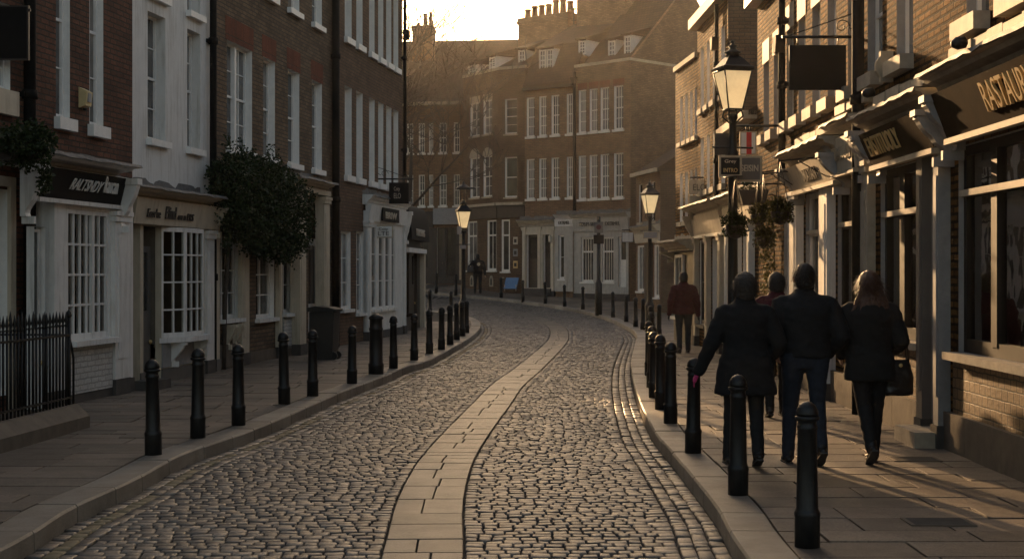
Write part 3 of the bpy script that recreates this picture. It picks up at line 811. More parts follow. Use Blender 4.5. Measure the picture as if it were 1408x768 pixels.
# bow window: three facets
bow = [(s0, P2), (s0+(s1-s0)*.28, P2+.2), (s0+(s1-s0)*.72, P2+.2), (s1, P2)]
bw = MB(); gl = MB()
for (xa, pa), (xb, pb) in zip(bow, bow[1:]):
    d = Vector((xb-xa, -(pb-pa))); Ld = d.length; d /= Ld; nn = Vector((-d.y, d.x))
    def bx(t0, t1, za, zb_, th=.05):
        q = [Vector((xa, -pa))+d*t0-nn*.0, Vector((xa, -pa))+d*t1]; q += [q[1]+nn*th, q[0]+nn*th]; i = len(bw.v)
        for z in (za, zb_):
            for p in q: bw.v.append((p.x, p.y, z))
        for k in range(4): j = (k+1) % 4; bw.grid((i+k, i+j, i+4+j, i+4+k))
        bw.grid((i, i+3, i+2, i+1)); bw.grid((i+4, i+5, i+6, i+7))
    bx(0, .045, z0_, z1_); bx(Ld-.045, Ld, z0_, z1_); bx(.045, Ld-.045, z0_, z0_+.07, .048); bx(.045, Ld-.045, z1_-.07, z1_, .048)
    nc = 3 if Ld > .6 else 2
    for k in range(1, nc): bx(Ld*k/nc-.012, Ld*k/nc+.012, z0_+.07, z1_-.07, .04)
    for k in range(1, 4): z = z0_+(z1_-z0_)*k/4; bx(.045, Ld-.045, z-.012, z+.012, .036)
    a_, b_ = Vector((xa, -pa))+nn*.02, Vector((xb, -pb))+nn*.02
    gl.face([(a_.x, a_.y, z0_), (b_.x, b_.y, z0_), (b_.x, b_.y, z1_), (a_.x, a_.y, z1_)])
bo = bw.build('shop_window', 'white_paint', b2); gl.build('pane', 'glass_old', bo); room(bo, s0, s1, z0_-.1, z1_+.02, -P2+.11, 1.3, 2)
m = MB(); q = [(s0-.08, -P2), (bow[1][0]-.03, -P2-.3), (bow[2][0]+.03, -P2-.3), (s1+.08, -P2)]
i = len(m.v)
for z in (z0_-.08, z0_-.003):
    for x, y in q: m.v.append((x, y, z))
for k in range(4): j = (k+1) % 4; m.grid((i+k, i+j, i+4+j, i+4+k))
m.grid((i, i+1, i+2, i+3)); m.grid((i+7, i+6, i+5, i+4)); m.build('sill', 'white_paint', bo)
for x in (s0+.35, s1-.45): corbel(b2, x, z0_-.38, z0_-.09, .2, .07, y0=-P2+.0)
m = MB(); m.box(s0, s1, -P2-.02, -P2-.001, .22, z0_-.08); m.build('stall_riser', 'slate_grey', b2)
panel_door(b2, d0+.02, d1-.02, .05, z1_-.3, 'grey_paint', .05, 1.1)
bulbs(b2, [(f2.u(248, -.6), .3, 2.62, .06)])
fz0, fz1 = f2.z(240, 311, P2+.1), f2.z(240, 277, P2+.15)
fa = fascia(b2, f2.u(184, P2+.1), f2.u(300, P2+.1), fz0, fz1, -P2-.1, -P2-.16, 'cream_paint', None)
for key, a, b, top in (('c', 201, 219, 289), ('d', 226, 240, 284), ('e', 243, 264, 291)):
    put_text(key, 'lettering', 'letter_dark', fa, f2.u(a, P2+.12), f2.u(b, P2+.12), f2.z(230, 301, P2+.12), f2.z(230, top, P2+.12), -P2-.125, .02)
cornice(b2, f2.u(184, P2+.3), f2.u(308, P2+.3), fz1+.003, P2+.34, .15, 'cream_paint')
corbel(b2, f2.u(302, P2+.1)-.1, fz0-.05, fz1, .2, .11, 'cream_paint', y0=-P2)
pilaster(b2, f2.u(281, P2), f2.u(291, P2), z1_, P2+.05, 'white_paint')
# --- L3 brown brick house with the big bush
f3 = sub(293, 460)
w3 = [(f3.u(312), f3.u(346.5)), (f3.u(362), f3.u(378)), (f3.u(396), f3.u(411.5)), (f3.u(429), f3.u(442.5))]
zs, zt = f3.z(330, 207), f3.z(330, 63); zs2 = f3.z(405, 16)
g3 = [(f3.u(303), f3.u(330), f3.z(315, 438), f3.z(315, 305)), (f3.u(352), f3.u(377), f3.z(365, 437), f3.z(365, 318)), (f3.u(389), f3.u(404), f3.z(397, 430), f3.z(397, 318))]
dd = (f3.u(424), f3.u(444), .1, f3.z(435, 262))
H3 = [(a, b, zs, zt) for a, b in w3]+[(a, b, zs2, zs2+1.7) for a, b in w3]+g3+[dd]
b3 = building('brick_house', 'brown brick house with red brick lintels, half hidden by the overgrown bush', f3, 8.5, 10.9, H3, 'brick_brown')
for k, (a, b) in enumerate(w3):
    sash(b3, a, b, zs, zt, .17, 4 if k == 0 else 2, 2, 'pane_grey', sillh=.11); sash(b3, a, b, zs2, zs2+1.7, .17, 2, 2, 'pane_grey', sillh=.11)
    m = MB(); m.box(a-.08, b+.08, -.004, -.001, zt, zt+.42); m.build('lintel', 'brick_soldier', b3)
    if k == 0:
        m = MB(); c = (a+b)/2; m.box(c-.05, c+.05, .08, .16, zs+.03, zt-.03); m.build('mullion', 'white_trim', b3)
shopwin(b3, *g3[0], 3, 4, 0, .14, fw=.05, pane_backdrop=2); shopwin(b3, *g3[1], 2, 4, 0, .14, fw=.05, pane_backdrop=2); shopwin(b3, *g3[2], 2, 3, 0, .14, fw=.05, pane_backdrop=2)
bulbs(b3, [(f3.u(308, -.5), .45, 2.62, .07), (f3.u(314, -.5), .5, 2.6, .13), (f3.u(314.5, -.5), .5, 2.3, .06), (f3.u(357, -.5), .55, 2.15, .12), (f3.u(306, -.4), .4, 1.7, .05)])
for a, b in ((296, 300), (333, 343), (384, 388.5), (405, 411)):
    pilaster(b3, f3.u(a, .08), f3.u(b, .08), f3.z(340, 300), .08, 'cream_paint')
m = MB(); m.box(f3.u(388.5)+.01, f3.u(405)-.01, -.03, -.002, .15, f3.z(397, 430)-.09); m.build('stall_riser', 'brick_white', b3)
for x in (g3[0][0]+.25, g3[0][1]-.4): corbel(b3, x, g3[0][2]-.45, g3[0][2]-.1, .15, .09, 'cream_paint')
m = MB(); m.box(0, f3.L, -.03, -.001, -.1, .2); m.box(f3.u(296), f3.u(340), -.05, -.031, .02, .42); m.build('plinth', 'plinth_stone', b3)
# classical doorway
panel_door(b3, dd[0]+.03, dd[1]-.03, .1, 2.4, 'white_paint', .12, 1.0)
for a, b in ((412.5, 421), (446, 453.5)):
    pilaster(b3, f3.u(a, .2), f3.u(b, .2), f3.z(433, 268, .2), .2, 'cream_paint')
m = MB(); za, zb_ = f3.z(433, 266, .2), f3.z(433, 250, .2); m.box(f3.u(411, .2), f3.u(455, .2), -.2, 0, za, zb_-.14); m.build('entablature', 'cream_paint', b3)
cornice(b3, f3.u(408, .35), f3.u(458, .3), zb_-.14, .4, .16, 'cream_paint')
m = MB(); c = (dd[0]+dd[1])/2; m.prism([(c+math.cos(t)*.28, dd[3]-.42+math.sin(t)*.28) for t in [math.pi*k/12 for k in range(13)]], .02, .06, 'y'); m.build('fanlight', 'pane_dark', b3)
# --- L4 rust brick house, two rows of tall narrow windows
f4 = Fac(LL.p0+LL.d*LL.u(460), (XL(39.8), 39.8), PK)
px4 = [(474, 483.5), (490, 498.5), (507.5, 515), (520, 527), (531, 538), (541, 547.5)]
w4 = [(f4.u(a), f4.u(b)) for a, b in px4]; zs, zt = f4.z(480, 242), f4.z(480, 120); zs2 = f4.z(480, 54); 
g4 = [(f4.u(468.5), f4.u(482), f4.z(475, 425), f4.z(475, 318)), (f4.u(490), f4.u(500), f4.z(495, 430), f4.z(495, 318))]
H4 = [(a, b, zs, zt) for a, b in w4]+[(a, b, zs2, zs2+1.95) for a, b in w4]+g4+[(f4.u(505), f4.L-.3, .0, f4.z(520, 292))]
b4 = building('brick_house', 'rusty brick house with two rows of tall narrow white windows, last of the left row', f4, 9, 11.6, H4, 'brick_rust', dep=.2)
for a, b in w4:
    sash(b4, a, b, zs, zt, .2, 2, 2, 'pane_blind', sillh=.14); sash(b4, a, b, zs2, zs2+1.95, .2, 2, 2, 'pane_blind', sillh=.14)
for q in g4: shopwin(b4, *q, 2, 3, 0, .12, fw=.05, glass='pane_blind', rm=False)
P4 = .08; u0 = f4.u(504, P4); pw = [(f4.u(a, P4), f4.u(b, P4)) for a, b in ((511, 518), (521, 527.5), (530, 536), (538.5, 543))]
zc = f4.z(520, 292, P4)
sh = shop_box(b4, f4, P4, zc, holes=[(a, b, .75, zc-.35) for a, b in pw], u0=u0)
for a, b in pw: shopwin(b4, a, b, .75, zc-.35, 1, 3, -P4, .06, fw=.04, glass='pane_grey', rm=False)
fz0, fz1 = f4.z(520, 305, P4+.05), f4.z(520, 283, P4+.1)
fa = fascia(b4, u0, f4.L+.05, fz0, fz1, -P4-.06, -P4-.12, 'white_paint', None)
fb = MB(); fb.box(f4.u(527, P4+.15), f4.u(549, P4+.15), -P4-.15, -P4-.1, fz0+.03, fz1-.02); fb = fb.build('name_board', 'black_board', b4)
put_text('i', 'lettering', 'letter_pale', fb, f4.u(530, P4+.15), f4.u(545, P4+.15), fz0+.1, fz1-.12, -P4-.152)
cornice(b4, u0-.1, f4.L+.03, fz1+.002, P4+.2, .24)
corbel(b4, f4.L-.14, fz0-.4, fz1, .16, .14, y0=-P4)
pilaster(b4, u0, u0+.3, fz0, P4+.05); pilaster(b4, f4.L-.35, f4.L-.08, fz0, P4+.05)
# --- L5 low dark shop past the corner
f5 = Fac((f4.p1.x-.02, f4.p1.y+.02), (-2.76, 44.2), PK)
H5 = [(.5, 1.5, .5, 2.3), (2.2, 3.4, .1, 2.3)]
b5 = building('dark_shop', 'low black shopfront with a rounded canopy past the end of the left-hand row', f5, 5, f5.z(560, 290), H5, 'dark_wood', 'dark_wood')
shopwin(b5, *H5[0], 2, 2, 0, .06, frame='brown_board', glass='pane_dark', rm=False); panel_door(b5, 2.25, 3.35, .1, 2.3, 'dark_wood', .08)
m = MB(); n = 10; i = 0; r0, z0c = .22, f5.z(560, 330)
pr = [(-.02, z0c)]+[(-.05-r0*math.sin(math.pi/2*k/n), z0c+1.0*math.cos(math.pi/2*k/n)) for k in range(n+1)][::-1]
m.prism(pr, .05, f5.L-.1); cn = m.build('canopy', 'black_board', b5)
put_text('p', 'lettering', 'letter_pale', cn, .8, 2.8, z0c+.12, z0c+.32, -.29)
m = MB(); m.box(.1, f5.L-.2, -.2, -.01, z0c-.35, z0c-.22); m.build('sign_strip', 'white_paint', b5)
m = MB(); m.box(f5.L-.35, f5.L-.05, -.14, -.002, 0, z0c-.36); m.build('pilaster', 'cream_paint', b5)
# hanging boards, pipes
f5s = MB()
downpipe(LL, LL.u(42, .1), 0, 11, 'fat black drainpipe at the left end of the street above the railings', r=.075, collars=(1.2, 3.9, 6.0))
downpipe(LL, LL.u(294, .1), 0, 10.5, 'black drainpipe between the white rendered house and the brown brick house', r=.06, collars=(1.6, 3.4, 5.6))
downpipe(LL, LL.u(462.5, .1), 0, 11, 'black drainpipe between the brown brick house and the rusty brick house', r=.085, collars=(3.3, 6.5))
downpipe(f4, f4.L-.1, 4.3, 11.2, 'thin dark drainpipe at the far corner of the rusty brick house', r=.045, collars=(5, 7.5), hopper=8.0)

# ================================================================== RIGHT ROW
RP = lambda Y: (XR(Y), Y)
fR = Fac(RP(25.7), RP(7.0), PK)                 # left end is the far end
pxw = [(1050, 1057.5), (1064, 1071), (1082, 1091), (1098, 1107.5), (1117, 1128), (1138, 1150), (1166, 1176), (1193, 1213.5), (1233, 1255.5), (1329, 1360), (1392, 1440)]
zs = 4.0; wR = []
for a, b in pxw: wR.append((fR.u(a), fR.u(b)))
wR.append((fR.u(1440)+2, fR.u(1440)+2.9)) if fR.u(1440)+2.9 < fR.L-.3 else None
uS = [fR.u(p) for p in (1045, 1076, 1140, 1188, 1272, 1700)]
# ground floor shop openings
zF = 2.93                                       # underside of fascias
def op(a, b, za, zb_, w=0): return (fR.u(a, w), fR.u(b, w), za, zb_)
shA = op(1318, 1466, fR.z(1320, 484), 2.88); shB = op(1211, 1272, fR.z(1240, 466), 2.86)
shC = op(1152, 1190, .75, 2.88); shD = op(1108, 1137, .75, 2.82); shE = op(1078, 1094, .6, 2.8)
drA = op(1281, 1300, .16, 2.75); drB = op(1196, 1206, .1, 2.8)
wz = [(a, b, zs, zs+1.45 if k > 1 else zs+1.25) for k, (a, b) in enumerate(wR)]
HR = wz+[shA, shB, shC, shD, shE, drA]
bR = building('brick_terrace', 'long sunlit yellow brick terrace with shops at street level along the right-hand pavement', fR, 9, 6.55, HR, 'brick_gold', 'slate_grey', .14, roof=2.6)
for k, (a, b, z0, z1) in enumerate(wz):
    sash(bR, a, b, z0, z1, .14, 1, 1, 'pane_blind' if k % 3 else 'pane_grey', 'white_trim', 'pale_stone', .04, sillh=.16, sillp=.15, meet=True, sillx=.03)
    m = MB(); m.box(a-.06, b+.06, -.012, -.001, z1, z1+.38); m.build('lintel', 'pale_stone', bR)
# ragged stone string course above the fascias
def string(parent, u0, u1, z, h=.1, p=.1):
    u = u0
    m = MB()
    while u < u1-.05:
        w_ = min(random.uniform(.3, .6), u1-u); dz = random.uniform(-.012, .012); m.box(u+.004, u+w_-.004, -p+random.uniform(-.015, .01), 0, z+dz, z+h+dz+random.uniform(0, .015)); u += w_
    return m.build('string_course', 'pale_stone', parent)
# shop A
PA = .12
def rshop(u0, u1, zc0, zc1, fmat, txt, tu0, tu1, tmat, zl0, zl1, cmat='pale_stone', lean=.16, trim='pale_stone', corb=('slate_grey', 'slate_grey'), cp=.4, tilt=True, cw=.15, extrude=True):
    fa = fascia(bR, u0+.14, u1-.14, zc0, zc1, -PA-.05, -PA-.05-lean, fmat, trim)
    m = MB(); m.box(u0, u1, -.04, -.001, zc0-.02, zc1); m.build('fascia_back', cmat, bR)
    if txt: put_text(txt, 'lettering', tmat, fa, tu0, tu1, zl0, zl1, -PA-.05-lean*(zl0-zc0)/(zc1-zc0)-.004, lean*(zl1-zl0)/(zc1-zc0))
    cornice(bR, u0-.05, u1+.05, zc1+.003, cp, .2, cmat)
    string(bR, u0-.05, u1+.05, zc1+.34)
    for x, c in ((u0, corb[0]), (u1-cw, corb[1])): corbel(bR, x, zc0-.1, zc1, cp-.06, cw, c)
rshop(fR.u(1270, .35), fR.u(1270, .35)+5.2, 2.93, 3.34, 'brown_board', 'f', fR.u(1352, .28), fR.u(1352, .28)+1.2, 'gilt', 3.03, 3.27)
rshop(fR.u(1179, .3), fR.u(1271, .3), 2.89, 3.24, 'brown_board', 'g', fR.u(1199, .22), fR.u(1241, .22), 'gilt', 2.98, 3.18)
rshop(fR.u(1139, .2), fR.u(1176, .2), 2.94, 3.36, 'cream_paint', 's', fR.u(1147, .18), fR.u(1172, .18), 'stone_trim', 3.08, 3.24, lean=.04, cp=.3)
rshop(fR.u(1076, .3), fR.u(1137, .3), 2.86, 3.2, 'cream_paint', 'h', fR.u(1107, .22), fR.u(1124, .22), 'letter_dark', 2.94, 3.1, lean=.12, cp=.42)
# frames and glass
WB = 'frame_black'
o = shopwin(bR, *shA, 1, 1, 0, .1, WB, 'glass', .09, sillp=.14, transom=.77, mull=[(.33, .16), (.66, .16)], sillmat='pale_stone', pane_backdrop=1)
o = shopwin(bR, *shB, 1, 1, 0, .1, WB, 'glass', .09, sillp=.14, transom=.73, mull=[(.42, .2)], sillmat='pale_stone', pane_backdrop=1)
o = shopwin(bR, *shC, 1, 1, 0, .1, WB, 'glass', .08, sillp=.12, transom=.72, mull=[(.5, .14)], sillmat='pale_stone')
o = shopwin(bR, *shD, 1, 1, 0, .1, 'white_paint', 'glass', .07, sillp=.12, transom=.72, mull=[(.5, .09)], sillmat='white_paint')
o = shopwin(bR, *shE, 1, 1, 0, .1, 'white_paint', 'glass', .07, sillp=.12, transom=.72)
for q in (shA, shB, shC, shD):                 # light timber transom mouldings
    z = q[2]+(q[3]-q[2])*(.77 if q is shA else .73); m = MB(); m.box(q[0]+.01, q[1]-.01, .0, .05, z-.03, z+.03); m.build('transom', 'pale_stone', bR)
panel_door(bR, drA[0]+.01, drA[1]-.01, .16, 2.73, 'slate_grey', .1, .9)
pilaster(bR, fR.u(1273), fR.u(1281), 3.0, .1, 'grey_paint', 'dark_stone'); pilaster(bR, fR.u(1300), fR.u(1307), 2.98, .12, 'slate_grey', 'dark_stone')
pilaster(bR, fR.u(1190), fR.u(1204), 3.0, .1, 'pale_stone', 'dark_stone'); pilaster(bR, fR.u(1138), fR.u(1149), 2.95, .12, 'white_paint', 'dark_stone')
pilaster(bR, fR.u(1096), fR.u(1105), 2.88, .12, 'white_paint', 'dark_stone')
for q in (shA, shB):
    m = MB(); m.box(q[0]-.12, q[1]+.05, -.02, -.001, .36, q[2]-.075); m.build('stall_riser', 'tiles_glazed', bR)
def plinth(parent, a, b, h=.36, p=.07, mat='plinth_stone'):
    m = MB(); u = a
    while u < b-.1:
        w_ = min(random.uniform(.7, 1.1), b-u); m.box(u+.003, u+w_-.003, -p, -.001, -.1, h); u += w_
    m.build('plinth', mat, parent)
plinth(bR, fR.u(1306), fR.L); plinth(bR, fR.u(1206), fR.u(1275)); plinth(bR, fR.u(1078), fR.u(1190), .4)
m = MB(); m.box(fR.u(1276), fR.u(1306), -.34, -.0, -.02, .15); m.build('doorstep', 'pale_stone', bR)
m = MB(); m.lathe([(.02, 0), (.05, .02), (.055, .09), (.03, .13), (.01, .14)], n=12); 
for px, zz in ((1330, 3.62), (1203, 3.6)):
    k = m.build('fascia_lamp', 'cast_iron', bR, (fR.u(px, .4), -.40, zz)); k.rotation_euler = (R(100), 0, 0)
m = MB(); m.box(-.045, .045, -.14, 0, -.17, .17); m.prism([(-.14, -.12), (-.19, -.05), (-.19, .05), (-.14, .12)], -.04, .04); m.build('alarm_box', 'stone_trim', bR, (fR.u(1221, .05), -.001, 3.98))
zc = 6.35; m = MB(); m.box(-.1, fR.L, -.22, -.001, zc, zc+.16); m.build('eaves_cornice', 'white_trim', bR)
downpipe(fR, fR.u(1182, .1), 0, 6.4, 'thick black drainpipe on the yellow brick terrace carrying the blank hanging sign', r=.075, y=-.12, collars=(3.75, 6.0))
downpipe(fR, fR.u(1075, .1), 3.3, 6.4, 'black drainpipe on the yellow brick terrace just beyond the blank hanging sign', r=.055, y=-.1, collars=(4.6, 5.6), hopper=5.1)

# low shop R3
f3r = Fac(RP(29.4), RP(25.75), PK)
HR3 = [(.5, 1.5, .5, 2.5), (2.0, 2.9, .1, 2.5), (.4, 1.0, 3.2, 4.2), (1.7, 2.3, 3.2, 4.2)]
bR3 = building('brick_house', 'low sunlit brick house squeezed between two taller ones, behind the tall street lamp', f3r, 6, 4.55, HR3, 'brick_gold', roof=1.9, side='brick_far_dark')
for q in HR3[2:]: sash(bR3, *q, .12, 1, 1, 'pane_blind', sill='pale_stone')
shopwin(bR3, *HR3[0], 2, 2, 0, .08, frame='white_paint', glass='pane_grey', rm=False); panel_door(bR3, 2.03, 2.87, .1, 2.5, 'dark_wood')
m = MB(); m.box(-.05, f3r.L, -.25, -.001, 4.4, 4.55); m.build('eaves_cornice', 'pale_stone', bR3)
fascia(bR3, .1, f3r.L-.1, 2.6, 2.95, -.1, -.15, 'cream_paint'); cornice(bR3, 0, f3r.L, 2.96, .35, .2, 'pale_stone')
for a, b in ((.1, .35), (1.6, 1.85), (3.1, 3.4)): pilaster(bR3, a, b, 2.58, .1, 'white_paint')
# R4
p4 = (4.28, 33.6)
f4r = Fac(p4, RP(29.45), PK)
pA = [(963.5, 968), (972, 976), (980.5, 985), (992, 997)]
HR4 = [(f4r.u(a), f4r.u(b), 5.35, 6.75) for a, b in pA]+[(f4r.u(a), f4r.u(b), 3.5, 4.7) for a, b in pA]+[(.4, 1.5, .5, 2.4), (2.2, 3.0, .1, 2.4)]
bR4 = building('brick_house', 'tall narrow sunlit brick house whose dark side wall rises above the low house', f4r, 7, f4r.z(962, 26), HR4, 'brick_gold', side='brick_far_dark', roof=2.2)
for q in HR4[:8]: sash(bR4, *q, .12, 1, 1, 'pane_blind', sill='pale_stone', sillh=.12)
shopwin(bR4, *HR4[8], 2, 2, 0, .08, frame='dark_wood', glass='pane_dark', rm=False); panel_door(bR4, 2.23, 2.97, .1, 2.4, 'dark_wood')
m = MB(); zt = f4r.z(962, 26); m.box(-.1, f4r.L+.05, -.2, -.001, zt-.2, zt+.03); m.build('eaves_cornice', 'pale_stone', bR4)
fascia(bR4, .1, f4r.L-.1, 2.5, 2.95, -.1, -.2, 'cream_paint'); cornice(bR4, 0, f4r.L, 2.96, .42, .2, 'pale_stone'); corbel(bR4, .0, 2.3, 2.96, .3, .14, 'pale_stone')
for a, b in ((.05, .3), (1.7, 2.0), (3.4, 3.7)): pilaster(bR4, a, b, 2.48, .1, 'cream_paint')
downpipe(f4r, f4r.u(984.5, .1), 2.9, 7.6, 'brown drainpipe on the tall narrow sunlit brick house', r=.045, collars=(4.0, 6.0), hopper=6.3)
# R5
f5r = Fac((4.08, 36.3), (4.275, 33.65), PK)
pB = [(935, 939), (942, 946), (949, 952.5), (955.5, 959)]
zt = f5r.z(945, 88)
HR5 = [(f5r.u(a), f5r.u(b), f5r.z(945, 193), f5r.z(945, 128)) for a, b in pB]+[(f5r.u(a), f5r.u(b), f5r.z(945, 304), f5r.z(945, 235)) for a, b in pB]
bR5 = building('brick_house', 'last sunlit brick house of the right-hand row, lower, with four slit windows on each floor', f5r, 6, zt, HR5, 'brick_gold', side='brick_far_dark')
for q in HR5: sash(bR5, *q, .1, 1, 1, 'pane_blind', sill='pale_stone', sillh=.1, fw=.03)
cornice(bR5, -.1, f5r.L, f5r.z(945, 345), .5, .25, 'stone_trim'); corbel(bR5, -.08, 2.0, f5r.z(945, 345), .35, .14, 'stone_trim')
fascia(bR5, .1, f5r.L-.05, 2.2, f5r.z(945, 346), -.1, -.25, 'dark_wood', None)
shopwin(bR5, .5, 1.5, .6, 2.1, 2, 2, -.12, .05, frame='white_paint', glass='pane_dark', rm=False)
m = MB(); m.box(.0, f5r.L, -.04, -.001, 0, 2.2); m.build('shopfront', 'dark_wood', bR5)
# ================================================================== FAR TERRACE
KF = .0
P_r = Vector((5.05, 62.0)); P_m = Vector((2.0, 64.7)); P_c = Vector((.58, 66.1))
# F4: four windows wide, parapet, big chimney
f = Fac(tuple(P_m+Vector((0, 0))), tuple(P_r)); f.p0 = at(791, 64.3).xy; f = Fac(f.p0, P_r, g(63.2)+PK)
def rowwin(f, pxs, pt, pb, ref): return [(f.u(a), f.u(b), f.z(ref, pb), f.z(ref, pt)) for a, b in pxs]
pF4 = [(796, 806), (811, 821.5), (826, 837.5), (844.5, 857)]
zc4 = f.z(830, 291)
sf = [(f.u(800), f.u(817), .75, 2.7), (f.u(829), f.u(845), .75, 2.7), (f.u(851), f.u(862), .55, 2.7)]
HO = rowwin(f, pF4, 122, 181, 816)+rowwin(f, pF4, 213, 273, 816)
zp = f.z(830, 88)
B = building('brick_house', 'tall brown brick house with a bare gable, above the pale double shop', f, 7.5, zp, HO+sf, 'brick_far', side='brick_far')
for q in HO:
    sash(B, *q, .12, 3, 2, 'pane_grey', 'white_far', 'white_far', sillh=.1, bar=.025)
for q in HO[:4]:
    m = MB(); m.box(q[0]-.06, q[1]+.06, -.006, -.001, q[3], q[3]+.3); m.build('lintel', 'brick_soldier', B)
# gabled roof along the depth direction seen side-on
m = MB(); Dp = 7.5
pr = [(.3, zp-.02), (Dp*.52, zp+3.6), (Dp+.1, zp-.02)]
m.prism(pr, .0, f.L-.16, m=0); m.prism([(-.0, zp-.02), (Dp*.52, zp+3.75), (Dp*.52+.12, zp+3.65), (Dp+.2, zp-.02)], f.L-.16, f.L+.0, m=1)
m.build('roof', ['roof_tile', 'brick_far'], B)
def dormer(parent, u0, u1, z0, z1, y0, dep=1.6, glass='pane_blind', n=1, flat=True):
    m = MB(); m.box(u0, u1, y0, y0+dep, z0, z1, skip='f'); o = m.build('dormer', 'white_far', parent)
    for k in range(n):
        a, b = u0+(u1-u0)*k/n, u0+(u1-u0)*(k+1)/n
        w = sash(o, a+.03, b-.03, z0+.04, z1-.04, .05, 2, 2, glass, 'white_far', None, bar=.025, fw=.06); w.location.y = y0-.02
    r_ = MB(); r_.prism([(y0-.12, z1), (y0-.12, z1+.08), (y0+dep+.6, z1+.75), (y0+dep+.6, z1)], u0-.1, u1+.1); r_.build('dormer_roof', 'roof_tile', o); return o
dormer(B, f.u(836, -.8), f.u(847, -.8), zp+.25, zp+1.15, .8)
dormer(B, f.u(864, -.8)-.25, f.u(877, -.8)-.35, zp+.3, zp+1.25, .8)
chimney(B, f.u(812, -3.3)-.6, f.u(886, -3.3)-.9, 3.0, 4.2, zp+1.0, zp+5.6, 4)
fa = fascia(B, f.u(790), f.u(866), 3.02, 3.5, -.1, -.16, 'muted_paint', 'muted_paint')
put_text('p', 'lettering', 'letter_dark', fa, f.u(800), f.u(833), 3.2, 3.36, -.18); put_text('q', 'lettering', 'letter_dark', fa, f.u(836), f.u(856), 3.2, 3.36, -.18)
cornice(B, f.u(788), f.u(867), 3.51, .35, .25, 'muted_paint')
m = MB(); wall_grid(m, f.u(790), f.u(865.5), .25, 3.0, sf, -.06, .06, 0, 0); m.build('shopfront', 'muted_paint', B)
shopwin(B, *sf[0], 4, 1, -.0, .06, frame='white_far', glass='pane_dark', rm=False, transom=.68); shopwin(B, *sf[1], 4, 1, 0, .06, frame='white_far', glass='pane_dark', rm=False, transom=.68)
panel_door(B, sf[2][0]+.02, sf[2][1]-.02, .55, 2.68, 'white_far', .06)
m = MB(); m.box(f.u(790), f.u(866), -.09, -.001, -.15, .25); m.build('plinth', 'dark_stone', B)
downpipe(f, .03, 3.9, zp-.2, 'dark drainpipe with a hopper between the two middle houses of the far terrace', r=.07, hopper=zp-.7)
# F3
g3_ = Fac(P_c, at(790.5, 64.32).xy, g(65.5)+PK); f = g3_
pF3 = [(724.5, 735), (742, 752), (759, 770), (780, 790)]
pF3 = [(724.5, 735), (741.5, 751.5), (758.5, 769), (779.5, 789)]
HO = rowwin(f, pF3, 133, 187, 742)+rowwin(f, pF3, 218, 273, 742)
dr = [(f.u(724.5), f.u(741), .35, 2.75), (f.u(747.5), f.u(759.5), .35, 2.75), (f.u(770), f.u(778), .75, 2.7)]
zp3 = f.z(750, 116)
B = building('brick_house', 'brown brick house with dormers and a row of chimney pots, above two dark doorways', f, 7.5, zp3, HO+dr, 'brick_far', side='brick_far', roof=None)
for q in HO: sash(B, *q, .12, 3, 2, 'pane_grey', 'white_far', 'white_far', sillh=.1, bar=.025)
m = MB(); m.prism([(-.15, zp3-.1), (-.15, zp3), (.9, zp3+1.9), (3.7, zp3+3.3), (7.5, zp3)], 0, f.L); m.build('roof', 'roof_tile', B)
m = MB(); m.box(0, f.L, -.22, -.001, zp3-.22, zp3-.1); m.build('gutter', 'cast_iron', B)
dormer(B, f.u(746, -.5)-.05, f.u(769, -.5)-.15, zp3+.62, zp3+1.65, .3, n=2)
dormer(B, f.u(806, -.5)-.5, f.u(813, -.5)-.35, zp3+1.2, zp3+1.9, .6)
chimney(B, f.u(716, -4.2), f.u(784, -4.2), 4.0, 5.0, zp3+1.5, f.z(742, 23, -4.2), 7, ph=.62, pr=.17)
fz = 3.1
m = MB(); wall_grid(m, f.u(721.5), f.u(765), .2, fz, dr[:2], -.08, .08, 0, 0); wall_grid(m, f.u(765), f.u(790), .2, fz, dr[2:], -.12, .12, 1, 1); m.build('shopfront', ['cream_paint', 'muted_paint'], B)
panel_door(B, dr[0][0]+.02, dr[0][1]-.02, .35, 2.73, 'dark_wood', .1); panel_door(B, dr[1][0]+.02, dr[1][1]-.02, .35, 2.73, 'dark_wood', .1)
shopwin(B, *dr[2], 1, 2, -.04, .05, frame='white_paint', glass='pane_grey', rm=False)
fa = fascia(B, f.u(765), f.u(790), fz, 3.4, -.13, -.15, 'white_paint', None); put_text('q', 'lettering', 'letter_dark', fa, f.u(771), f.u(786), fz+.08, fz+.22, -.16)
cornice(B, f.u(715), f.u(765), fz+.02, .3, .3, 'pale_stone'); cornice(B, f.u(765.5), f.u(790), 3.42, .3, .2, 'white_paint')
for px in (723, 744, 762): pilaster(B, f.u(px)-.12, f.u(px)+.06, fz-.02, .12, 'cream_paint')
m = MB(); m.box(f.u(724), f.u(760), -.4, -.09, 0, .16); m.box(f.u(724), f.u(760), -.2, -.085, .16, .32); m.build('doorstep', 'dark_stone', B)
m = MB(); m.lathe([(.04, -.16), (.08, -.14), (.09, .1), (.03, .18)], (0, 0), 6, 0, False); k = m.build('door_lantern', 'cream_paint', B, (f.u(762), -.3, 2.55))
